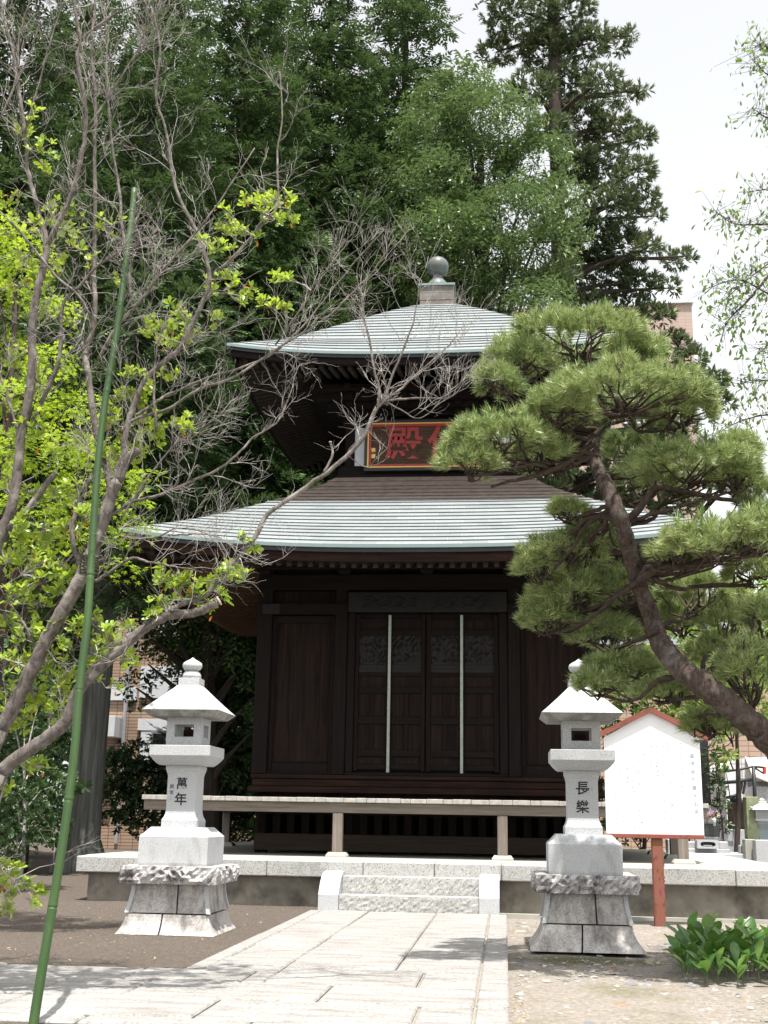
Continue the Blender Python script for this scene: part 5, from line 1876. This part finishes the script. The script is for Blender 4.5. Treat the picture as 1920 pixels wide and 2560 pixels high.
def build_bamboo():
    Y = 7.5
    pl = [(78, 2640), (84, 2557), (131, 2268), (160, 2085), (186, 1880), (198, 1725), (218, 1560), (226, 1440), (243, 1180), (262, 1010), (284, 880), (300, 770), (316, 640), (327, 560), (336, 472)]
    P = smooth_path([at(x, y, Y + 0.95 * (2557 - y) / 2085) for x, y in pl], 6)
    P[:, 2] = np.maximum(P[:, 2], -.12)
    t = empty('bamboo_pole', tuple(at(84, 2557, Y) * np.array([1, 1, 0])), 'tall green bamboo pole propping the half-bare tree', 'pole')
    seglen = np.r_[0, np.cumsum(np.linalg.norm(np.diff(P, axis=0), axis=1))]
    tot = seglen[-1]

    def pt(s):
        return np.array([np.interp(s, seglen, P[:, i]) for i in range(3)])
    nodes_px = [2268, 2000, 1725, 1440, 985, 765, 540]
    zs = [at(100, y, Y + 0.95 * (2557 - y) / 2085)[2] for y in nodes_px]
    mb, rings = MB(), MB()
    s, r = 0.0, .0300
    ss = np.linspace(0, tot, 120)
    zall = np.array([pt(q)[2] for q in ss])
    ns = [float(np.interp(z, zall, ss)) for z in zs]
    pts, rad = [], []
    for q in np.unique(np.concatenate([ss] + [[n_ - .03, n_ - .012, n_ - .004, n_, n_ + .006, n_ + .014, n_ + .03] for n_ in ns])):
        if q < 0 or q > tot:
            continue
        pts.append(pt(q))
        rr = .0305 - .0012 * q
        dn = min(abs(q - n_) for n_ in ns)
        if dn < .005:
            rr *= .965
        elif dn < .016:
            rr *= 1.07
        elif dn < .035:
            rr *= 1.02
        rad.append(rr)
    mb.tube(pts, rad, 20)
    mb.build('culm', MT['bamboo'], t, True)
    for n_ in ns:
        rg = MB()
        rg.tube([pt(n_ + .004), pt(n_ + .011)],   .0318 - .0012 * n_, 20)
        rg.build('node', MT['bamboo_ring'], t)
    # dark palm rope binding it to the stem
    rp = MB()
    c = at(218, 1412, 8.12)
    for k in range(7):
        a = []
        for j in range(17):
            an = 2 * pi * j / 16
            a.append(c + np.array([.062 * cos(an) + .01, .085 * sin(an) + .02, -.06 + .02 * k + .008 * sin(an + k)]))
        rp.tube(a, .0065, 6)
    for k in range(60):
        q = c + np.array([rng.normal(0, .045), -.07 + rng.normal(0, .015), rng.normal(0, .09)])
        rp.tube([q, q + rng.normal(0, .03, 3), q + rng.normal(0, .05, 3)], [.0014, .0012, .0008], 3)
    o = rp.build('rope_binding', mat_noise('dark_palm_rope', (.03, .03, .02), (.09, .085, .055), 40), None, loc=tuple(c))
    tag(o, 'frayed dark rope tying the green bamboo pole to the tree stem', 'rope')


build_bamboo()

# ================================================================== LILY CLUMP
def build_lilies():
    T0 = T_leaf6(.245, .105, .22, .25)
    n_shoot = 0
    meshes = []
    for v in range(6):
        r = random.Random(v)
        parts = []
        k = r.choice((2, 3, 3, 4))
        a0 = r.uniform(0, 6.28)
        P, D, S = [], [], []
        for i in range(k):
            a = a0 + i * 2.2
            tl = r.uniform(.25, .75)
            P.append((.01 * cos(a), .01 * sin(a), .10 + .035 * i))
            D.append((sin(tl) * cos(a), sin(tl) * sin(a), cos(tl)))
            S.append(r.uniform(.75, 1.1))
        V, F = scatter(T0, np.array(P), frames(np.array(D)), np.array(S))
        me = bpy.data.meshes.new('leaf_blades')
        me.from_pydata(V.tolist(), [], F.tolist())
        me.polygons.foreach_set('use_smooth', [True] * len(me.polygons))
        me.materials.append(MT['leaf_lily'])
        sb = MB()
        sb.tube([(0, 0, -.03), (.003, 0, .08), (0, 0, .16)], [.006, .005, .004], 6)
        sm = bpy.data.meshes.new('stem')
        sm.from_pydata(sb.v, [], sb.f)
        sm.materials.append(MT['stem_lily'])
        meshes.append((me, sm))
    r = random.Random(11)
    spots = []
    tries = 0
    while len(spots) < 170 and tries < 9000:
        tries += 1
        x, y = r.uniform(1.42, 3.5), r.uniform(10.95, 13.4)
        # left outline of the clump
        if x < 1.50 + .22 * abs(y - 11.6) ** 1.2 - .02 or y < 10.95 + max(0, (1.8 - x)) * 1.2:
            continue
        if any((x - a) ** 2 + (y - b) ** 2 < .0115 for a, b in spots):
            continue
        spots.append((x, y))
    for i, (x, y) in enumerate(spots):
        me, sm = meshes[i % 6]
        o = bpy.data.objects.new('leafy_shoot', None)
        o.empty_display_size = .1
        o.location = (x, y, -.1)
        o.rotation_euler = (0, 0, r.uniform(0, 6.28))
        s = r.uniform(.85, 1.2) * (.85 if y < 11.4 else 1.08)
        o.scale = (s, s, s * r.uniform(.75, 1.0))
        COL.objects.link(o)
        tag(o, 'broad-leaved green shoot in the dense low clump beside the tan gravel', 'plant', 'broad-leaved shoots in the low clump')
        for m_, nm in ((me, 'leaf_blades'), (sm, 'stem')):
            c = bpy.data.objects.new(nm, m_)
            c.parent = o
            COL.objects.link(c)


build_lilies()


# ================================================================== BUILDINGS BEHIND
def mat_tile(name, c1, c2, mortar, w, h, msize=.012):
    m, nt, out = new_mat(name)
    tc = nt.nodes.new('ShaderNodeTexCoord')
    sep = nt.nodes.new('ShaderNodeSeparateXYZ')
    cmb = nt.nodes.new('ShaderNodeCombineXYZ')
    nt.links.new(tc.outputs['Object'], sep.inputs[0])
    ad = N(nt, 'ShaderNodeMath', operation='ADD')
    nt.links.new(sep.outputs[0], ad.inputs[0])
    nt.links.new(sep.outputs[1], ad.inputs[1])
    nt.links.new(ad.outputs[0], cmb.inputs[0])
    nt.links.new(sep.outputs[2], cmb.inputs[1])
    br = N(nt, 'ShaderNodeTexBrick', Scale=1.0)
    br.offset = 0
    br.inputs['Brick Width'].default_value = w
    br.inputs['Row Height'].default_value = h
    br.inputs['Mortar Size'].default_value = msize
    br.inputs['Color1'].default_value = (*c1, 1)
    br.inputs['Color2'].default_value = (*c2, 1)
    br.inputs['Mortar'].default_value = (*mortar, 1)
    nt.links.new(cmb.outputs[0], br.inputs['Vector'])
    finish(nt, out, br.outputs['Color'], .7, .3, br.outputs['Fac'], -.3, .01)
    return m


def build_brick():
    Y = 42.5
    a, b = at(205, 2000, Y), at(660, 1990, Y)
    t = empty('brick_building', ((a[0] + b[0]) / 2, Y, 0), 'tan tiled apartment building with white framed windows behind the 萬年 lantern', 'building')
    brick = mat_tile('tan_wall_tiles', (.36, .25, .175), (.30, .205, .145), (.09, .07, .055), .45, .115, .012)
    white = mat_plain('white_render', (.55, .57, .60), .8)
    glass = mat_plain('dark_window_glass', (.05, .06, .07), .1, .6)
    MB().box(a[0], b[0] + 1, Y, Y + 3, -.1, 11.0).build('wall', brick, t)

    def R(x0, x1, y0, y1, y=0):
        p, q = at(x0, y1, Y), at(x1, y0, Y)
        return p[0], q[0], p[2], q[2]
    # white bands
    for x0, x1, y0, y1 in ((350, 660, 1668, 1745), (206, 345, 1718, 1750), (346, 660, 1800, 1826)):
        X0, X1, Z0, Z1 = R(x0, x1, y0, y1)
        MB().box(X0, X1, Y - .12, Y - .004, Z0, Z1).build('white_band', white, t)
    X0, X1, Z0, Z1 = R(348, 660, 1828, 1930)
    MB().box(X0, X1, Y - .10, Y - .004, Z0, Z1).build('white_bay', white, t)
    for x0, x1, y0, y1 in ((378, 500, 1832, 1900), (560, 640, 1832, 1900), (262, 290, 1808, 1842)):
        X0, X1, Z0, Z1 = R(x0, x1, y0, y1)
        w = MB()
        w.cbox(X0, X1, Y - .20, Y - .125, Z0, Z0 + .06)
        w.cbox(X0, X1, Y - .20, Y - .125, Z1 - .06, Z1)
        w.cbox(X0, X0 + .06, Y - .20, Y - .125, Z0 + .061, Z1 - .061)
        w.cbox(X1 - .06, X1, Y - .20, Y - .125, Z0 + .061, Z1 - .061)
        w.cbox((X0 + X1) / 2 - .03, (X0 + X1) / 2 + .03, Y - .20, Y - .125, Z0 + .061, Z1 - .061)
        f = w.build('window', white, t)
        MB().box(X0 + .02, X1 - .02, Y - .15, Y - .13, Z0 + .03, Z1 - .03).build('pane', glass, f)
    X0, X1, Z0, Z1 = R(256, 308, 1795, 1845)
    m = MB().cbox(X0 + .25, X1, Y - .9, Y - .005, Z0, Z1).cbox(X0 - .3, X0 + .245, Y - .9, Y - .005, Z1 - .12, Z1)
    m.build('box_bay', white, t)
    grey = mat_plain('grey_downpipe', (.30, .31, .33), .5)
    p, q = at(317, 1720, Y - .25), at(312, 1860, Y - .25)
    MB().tube([(p[0], Y - .25, 8), (p[0], Y - .25, .2)], .07, 10).build('downpipe', grey, t)
    X0, X1, Z0, Z1 = R(268, 284, 1700, 1735)
    for k in range(6):
        MB().box(X0, X0 + .9, Y - .05, Y - .005, Z0 + k * .1, Z0 + k * .1 + .05).build('vent_slat', grey, t)
    # entrance stair soffit and white posts seen under the eave
    for x, y0, y1, w in ((510, 1540, 1640, 14), (447, 1535, 1610, 5), (439, 1478, 1520, 4)):
        p0, p1 = at(x, y0, Y - 1.2), at(x, y1, Y - 1.2)
        ww = w / 2 / ppm(Y - 1.2)
        MB().cbox(p0[0] - ww, p0[0] + ww, Y - 1.2, Y - 1.1, .2, p0[2]).build('white_post', white, t)
    p0, p1 = at(408, 1555, Y - 1.5), at(440, 1612, Y - 1.5)
    d = np.array([.28, 0, 0])
    sl = MB()
    sl.add([p0 - d, p0 + d, p1 + d, p1 - d] + [q_ + np.array([0, .25, 0]) for q_ in (p0 - d, p0 + d, p1 + d, p1 - d)], [(0, 3, 2, 1), (4, 5, 6, 7), (0, 1, 5, 4), (1, 2, 6, 5), (2, 3, 7, 6), (3, 0, 4, 7)])
    sl.build('stair_beam', white, t)
    return t


build_brick()


def build_tower():
    Y = 62.0
    a, b = at(1330, 900, Y), at(1736, 900, Y)
    top = at(1700, 760, Y)[2]
    t = empty('tiled_building', (b[0], Y, 0), 'tall pinkish tiled building with a pale parapet behind the cedar', 'building')
    tile = mat_tile('pink_wall_tiles', (.40, .31, .265), (.36, .275, .235), (.30, .23, .20), .38, .19, .014)
    white = mat_plain('pale_parapet', (.62, .66, .70), .6)
    MB().box(a[0] - 10, b[0], Y, Y + 14, -.1, top).build('wall', tile, t)
    MB().cbox(at(1600, 760, Y)[0], b[0] + .1, Y - .15, Y + 14, top + .02, top + .75).build('parapet', white, t)
    gl = mat_plain('tower_glass', (.10, .12, .14), .15, .6)
    for yy in (1010, 1130, 1260, 1390):
        for x0, x1 in ((1560, 1610), (1640, 1700)):
            p, q = at(x0, yy + 50, Y), at(x1, yy, Y)
            f = MB().cbox(p[0], q[0], Y - .08, Y - .004, p[2], q[2]).build('window', white, t)
            MB().box(p[0] + .12, q[0] - .12, Y - .10, Y - .082, p[2] + .12, q[2] - .12).build('pane', gl, f)


build_tower()


def build_right_house():
    Y = 52.0
    a, b = at(1740, 1500, Y), at(2200, 1500, Y)
    t = empty('low_tiled_building', ((a[0] + b[0]) / 2, Y, 0), 'lower tan tiled building with a grey band glimpsed through the pine', 'building')
    tile = mat_tile('tan_band_tiles', (.40, .29, .22), (.36, .26, .2), (.2, .15, .12), .5, .22, .02)
    z1 = at(1850, 1490, Y)[2]
    zb = at(1850, 1545, Y)[2]
    MB().box(a[0] - 8, b[0], Y, Y + 10, -.1, z1).build('wall', tile, t)
    MB().cbox(a[0] - 8, b[0], Y - .3, Y - .005, zb - 1.2, zb).build('grey_band', mat_plain('grey_blue_band', (.35, .39, .44), .7), t)


build_right_house()


# ================================================================== GRAVEYARD (right)
def grave_things():
    G = 'granite grave fittings right of the hall'

    def PX(x, y, Y):
        return at(1620 + x * .2079, 1780 + y * .2079, Y)

    def block(name, x0, x1, y0, y1, Y, dep, m, parent=None, b=.012, nm=None, to_ground=False):
        p, q = PX(x0, y1, Y), PX(x1, y0, Y)
        z0 = -.1 if to_ground else p[2]
        mb = MB()
        mb.cbox(p[0], q[0], Y, Y + dep, z0, q[2], b)
        return mb.build(nm or name, m, parent)

    def solo(name, label, cat, *a, **k):
        o = block(name, *a, **k)
        me = o.data
        cs = np.array([v.co for v in me.vertices])
        c = Vector(((cs[:, 0].min() + cs[:, 0].max()) / 2, cs[:, 1].mean(), cs[:, 2].min()))
        me.transform(Matrix.Translation(-c))
        o.location = c
        return tag(o, label, cat)
    gg, dk = MT['granite_grave'], MT['stone_dark']
    Y = 25.5
    # stepped platform
    p = PX(900, 1890, Y)
    t = empty('grave_platform', (p[0], Y, 0), 'two long pale granite steps of the grave plot behind the podium', 'grave platform')
    block('s', 200, 1415, 1812, 1895, Y - .4, 2.2, gg, t, nm='lower_step', to_ground=True)
    block('s', 245, 1372, 1712, 1809, Y, 1.6, gg, t, nm='upper_step')
    block('s', 480, 985, 1650, 1709, Y + .3, 1.2, gg, t, nm='top_slab')
    # dark tall memorial pillar
    p = PX(680, 1520, Y + .6)
    t = empty('memorial_pillar', (p[0], Y + .6, 0), 'tall slim dark stone pillar just behind the edge of the notice board', 'pillar')
    block('s', 636, 722, 330, 1118, Y + .6, .35, MT['black_metal'], t, nm='shaft')
    block('s', 640, 715, 1122, 1500, Y + .55, .45, gg, t, nm='base', to_ground=True)
    # polished grave marker
    p = PX(760, 1520, Y + .4)
    t = empty('gravestone', (p[0], Y + .4, 0), 'dark polished gravestone with a slanted stone book behind the flowers', 'gravestone')
    block('s', 660, 858, 1345, 1500, Y + .5, .5, dk, t, nm='base_block')
    block('s', 640, 850, 1502, 1530, Y + .45, .6, gg, t, nm='sill', to_ground=True)
    bk = MB()
    q = PX(830, 1205, Y + .5)
    bk.add([(q[0] - .17, Y + .5, q[2] - .1), (q[0] + .08, Y + .5, q[2] - .12), (q[0] + .10, Y + .55, q[2] + .09), (q[0] - .17, Y + .55, q[2] + .1),
            (q[0] - .17, Y + .6, q[2] - .1), (q[0] + .08, Y + .6, q[2] - .12), (q[0] + .10, Y + .65, q[2] + .09), (q[0] - .17, Y + .65, q[2] + .1)],
           [(0, 1, 2, 3), (7, 6, 5, 4), (0, 4, 5, 1), (1, 5, 6, 2), (2, 6, 7, 3), (3, 7, 4, 0)])
    bk.build('stone_book', gg, t)
    # flowers
    q = PX(800, 1370, Y + .35)
    t = empty('flower_vase', tuple(q), 'glass vase of purple and yellow flowers before the dark gravestone', 'flowers')
    MB().lathe(q[0], q[1], [(.03, q[2]), (.035, q[2] + .08), (.04, q[2] + .16)], 14).build('vase', mat_plain('vase_glass', (.35, .42, .38), .15, .6), t, True)
    st, lv = MB(), []
    P = []
    for i in range(26):
        e = q + np.array([rng.normal(-.05, .09), rng.normal(0, .06), .24 + rng.normal(0, .06)])
        st.tube([q + [0, 0, .12], (q + e) / 2 + [0, 0, .06], e], .003, 4)
        P.append(e)
    st.build('flower_stems', MT['stem_lily'], t)
    P = np.array(P)
    fl = T_whorl(7, .045, .022, 1.2, 3)
    for sl_, m in ((slice(0, 16), mat_leaf('purple_petals', ((.45, .25, .45), (.55, .32, .5), (.62, .42, .55)), .2)), (slice(16, 26), mat_leaf('yellow_petals', ((.6, .45, .05), (.7, .55, .1), (.7, .6, .2)), .2))):
        V, F = scatter(fl, P[sl_], frames(rng.normal(0, .6, (len(P[sl_]), 3)) + [0, -.5, .6]), np.ones(len(P[sl_])))
        np_mesh('blossoms', V, F, m, t)
    # incense block with an oblong opening
    Yi = Y + .05
    p = PX(720, 1645, Yi)
    t = empty('incense_burner', (p[0], Yi, p[2]), 'low grey stone incense burner with an oblong opening', 'incense burner')
    x0, x1 = PX(590, 1540, Yi)[0], PX(850, 1540, Yi)[0]
    z0, z1 = PX(590, 1640, Yi)[2], PX(590, 1535, Yi)[2]
    mb = MB()
    hw, hz = (x1 - x0) / 2, (z1 - z0) / 2
    cx, cz = (x0 + x1) / 2, (z0 + z1) / 2
    outer, inner = [], []
    for k in range(32):
        a = 2 * pi * k / 32
        ca, sa = cos(a), sin(a)
        outer.append((cx + hw * max(-1, min(1, ca * 1.35)), cz + hz * max(-1, min(1, sa * 1.35))))
        inner.append((cx + hw * .70 * np.sign(ca) * abs(ca) ** .6, cz + hz * .55 * np.sign(sa) * abs(sa) ** .7))
    vs = [(x, Yi, z) for x, z in outer] + [(x, Yi, z) for x, z in inner] + [(x, Yi + .3, z) for x, z in inner] + [(x, Yi + .3, z) for x, z in outer]
    fs = []
    for k in range(32):
        j = (k + 1) % 32
        for a, b in ((0, 32), (32, 64), (64, 96), (96, 0)):
            fs.append((a + k, a + j, b + j, b + k))
    mb.add(vs, fs).build('body', gg, t)
    MB().box(cx - hw * .69, cx + hw * .69, Yi + .24, Yi + .29, cz - hz * .54, cz + hz * .54).build('back', dk, t)
    MB().box(cx - hw * .4, cx + hw * .4, Yi + .04, Yi + .2, cz - hz * .45, cz - hz * .2).build('incense_tray', MT['plaster'], t)
    block('s', 480, 586, 1560, 1648, Y + .35, .3, gg, t, nm='side_stone')
    block('s', 858, 960, 1560, 1648, Y + .35, .3, gg, t, nm='side_stone')
    solo('granite_wall', 'pale granite wall of two courses below the dark board wall', 'wall', 858, 1222, 1415, 1650, Y + 1.6, .25, gg, to_ground=True)
    solo('stacked_stone', 'short stack of pale granite blocks beside the last veranda post', 'stone block', 245, 338, 1530, 1730, Y - .2, .4, gg, to_ground=True)
    solo('dark_board_wall', 'dark brown board wall behind the garden shrub', 'wall', 975, 1222, 1088, 1420, Y + 3.5, .1, MT['wood_board'], to_ground=True)
    solo('concrete_post', 'square mossy green concrete post beside the roofed grave', 'post', 1205, 1328, 1020, 1545, Y - .1, .35, mat_noise('mossy_concrete', (.12, .15, .06), (.30, .32, .22), 5), to_ground=True)
    solo('small_stone_box', 'small pale stone cup on the upper grave step', 'stone box', 1105, 1165, 1605, 1700, Y + .3, .18, gg, to_ground=True)
    solo('brown_stone_stand', 'brownish two-part stone stand below the concrete post', 'stone stand', 1170, 1290, 1530, 1645, Y - .15, .3, MT['mortar'], to_ground=True)
    solo('grey_plinth_wall', 'grey granite wall under the roofed grave with the lattice front', 'wall', 1310, 1700, 1545, 1905, Y - .5, .3, gg, to_ground=True)
    # roofed stone grave at the right edge
    Yg = Y - .3
    p = PX(1400, 1540, Yg)
    t = empty('roofed_grave', (p[0], Yg, p[2]), 'stone grave house with an upturned pale roof and lattice front', 'grave house')
    s = .2079 / ppm(Yg)
    cx = PX(1395, 1300, Yg + .2)[0]

    def zz(y):
        return PX(1395, y, Yg)[2]
    cy = Yg + .3
    prof = [(165 * s, zz(1175)), (150 * s, zz(1160)), (100 * s, zz(1125)), (60 * s, zz(1105)), (42 * s, zz(1095))]
    MB().sq(cx, cy, prof).build('roof', MT['granite'], t)
    for sx in (-1, 1):
        for sy in (-1, 1):
            cor = MB()
            cor.tube([(cx + sx * 130 * s, cy + sy * 130 * s, zz(1165)), (cx + sx * 158 * s, cy + sy * 158 * s, zz(1155)), (cx + sx * 172 * s, cy + sy * 172 * s, zz(1138))], [.035, .03, .008], 6)
            cor.build('roof_corner', MT['granite'], t)
    MB().sq(cx, cy, [(45 * s, zz(1094)), (45 * s, zz(1075)), (25 * s, zz(1065)), (30 * s, zz(1050)), (3 * s, zz(1030))]).build('finial', MT['granite'], t)
    MB().sq(cx, cy, [(95 * s, zz(1280)), (95 * s, zz(1176))]).build('upper_box', gg, t)
    lt = MB()
    for i in range(7):
        x0 = cx - 70 * s + i * 20 * s
        lt.box(x0, x0 + 8 * s, cy - 95 * s - .012, cy - 95 * s - .001, zz(1265), zz(1185))
    for i in range(4):
        z0 = zz(1265) + i * 22 * s
        lt.box(cx - 72 * s, cx + 72 * s, cy - 95 * s - .02, cy - 95 * s - .013, z0, z0 + 8 * s)
    lt.build('lattice', MT['granite'], t)
    MB().sq(cx, cy, [(100 * s, zz(1310)), (105 * s, zz(1282))]).build('cornice', MT['granite'], t)
    gl = MB()
    gl.sq(cx, cy, [(70 * s, zz(1540)), (60 * s, zz(1480)), (55 * s, zz(1420)), (70 * s, zz(1350)), (85 * s, zz(1312))])
    gl.build('lower_box', mat_plain('grey_glass_front', (.16, .19, .21), .2, .6), t)
    MB().sq(cx, cy, [(110 * s, -.1), (110 * s, zz(1542))]).build('plinth', gg, t)
    # pale building with a rounded corner, awning and trellis
    Yh = 40.0

    def H_(x, y):
        return PX(x, y, Yh)
    p = H_(1150, 1080)
    t = empty('white_house', (p[0], Yh, 0), 'white panelled house with a rounded roof corner and awning', 'house')
    pts = []
    for x, y in ((930, 1110), (930, 720), (940, 670), (970, 620), (1020, 585), (1090, 565), (1200, 552), (1320, 540), (1500, 535), (1750, 535), (1750, 1110)):
        q = H_(x, y)
        pts.append((q[0], q[2]))
    n = len(pts)
    pts[0] = (pts[0][0], -.1)
    pts[-1] = (pts[-1][0], -.1)
    vs = [(x, Yh, z) for x, z in pts] + [(x, Yh + 7, z) for x, z in pts]
    MB().add(vs, [tuple(range(n - 1, -1, -1)), tuple(range(n, 2 * n))] + [(i, (i + 1) % n, (i + 1) % n + n, i + n) for i in range(n)]).build(
        'wall', mat_tile('white_wall_panels', (.66, .66, .68), (.62, .62, .65), (.34, .35, .38), .62, .62, .02), t)
    a, b = H_(1180, 800), H_(1700, 720)
    aw = MB()
    aw.add([(a[0], Yh - .9, a[2] + .15), (b[0], Yh - .9, a[2] - .4), (b[0], Yh - .005, a[2] + .15), (a[0], Yh - .005, a[2] + .7),
            (a[0], Yh - .9, a[2] + .07), (b[0], Yh - .9, a[2] - .48), (b[0], Yh - .005, a[2] + .07), (a[0], Yh - .005, a[2] + .62)],
           [(0, 1, 2, 3), (7, 6, 5, 4), (0, 4, 5, 1), (1, 5, 6, 2), (2, 6, 7, 3), (3, 7, 4, 0)])
    aw.build('awning', mat_plain('awning_cream', (.62, .58, .52), .7), t)
    a, b = H_(1200, 900), H_(1440, 840)
    MB().box(a[0], b[0], Yh - .03, Yh - .005, a[2], b[2]).build('window', mat_plain('house_glass', (.12, .15, .18), .15, .6), t)
    a, b = H_(1195, 1050), H_(1400, 900)
    tr = MB()
    w, h = b[0] - a[0], b[2] - a[2]
    for i in range(-9, 10):
        for sgn in (-1, 1):
            x0 = a[0] + i * w / 9
            pts2 = []
            for u in np.linspace(0, 1, 12):
                xx_ = x0 + sgn * u * h
                if a[0] <= xx_ <= b[0]:
                    pts2.append((xx_, Yh - .5 - (.02 if sgn > 0 else 0), a[2] + u * h))
            if len(pts2) > 1:
                tr.tube([pts2[0], pts2[-1]], .018, 4)
    o = tr.build('trellis', mat_plain('trellis_grey', (.5, .52, .54), .6), None, loc=(a[0], Yh - .5, a[2]))
    tag(o, 'grey diamond trellis screen below the awning of the white house', 'trellis')
    # dark pipe frame
    Yp = 33.0

    def Q(x, y):
        return PX(x, y, Yp)
    q = Q(1090, 1000)
    t = empty('pipe_railing', (q[0], Yp, 0), 'black pipe railing frame standing before the white house', 'railing')
    bm = MT['black_metal']
    for pts2, nm, r_ in (([(1090, 690), (1100, 1000), (1105, 1400)], 'post', .05), ([(1268, 650), (1285, 1020), (1295, 1400)], 'post', .05), ([(870, 720), (1090, 695), (1268, 655), (1400, 668)], 'top_rail', .03),
                         ([(880, 855), (1090, 832), (1250, 810)], 'middle_rail', .045), ([(940, 1030), (1110, 990)], 'low_rail', .035), ([(1275, 665), (1390, 740), (1400, 670)], 'brace', .03)):
        pp_ = [Q(*u) for u in pts2]
        if nm == 'post':
            pp_[-1][2] = -.1
        MB().tube(pp_, r_, 8).build(nm, bm, t, True)
    MB().tube([Q(1398, 655), Q(1402, 745)], .05, 8).build('red_end', mat_plain('red_cap', (.45, .06, .04), .5), t)
    q = Q(1080, 1085)
    t = empty('covered_machine', tuple(q), 'dark rounded machine with two bent black pipes on top of the board wall', 'machine')
    mb = MB()
    s = .2079 / ppm(Yp)
    mb.lathe(q[0], Yp + .2, [(75 * s, q[2] - .1), (72 * s, q[2] + 25 * s), (55 * s, q[2] + 65 * s), (30 * s, q[2] + 90 * s), (4 * s, q[2] + 98 * s)], 20)
    mb.build('body', mat_plain('dark_blue_cover', (.02, .025, .05), .4), t, True)
    MB().lathe(q[0], Yp + .2, [(50 * s, -.1), (50 * s, q[2] - .11)], 16).build('stand', MT['wood_board'], t)
    for dx in (0, 38):
        MB().tube(smooth_path([Q(1105 + dx, 985), Q(1115 + dx, 930), Q(1128 + dx, 860), Q(1120 + dx, 800)], 4), .035, 8).build('bent_pipe', bm, t, True)


grave_things()
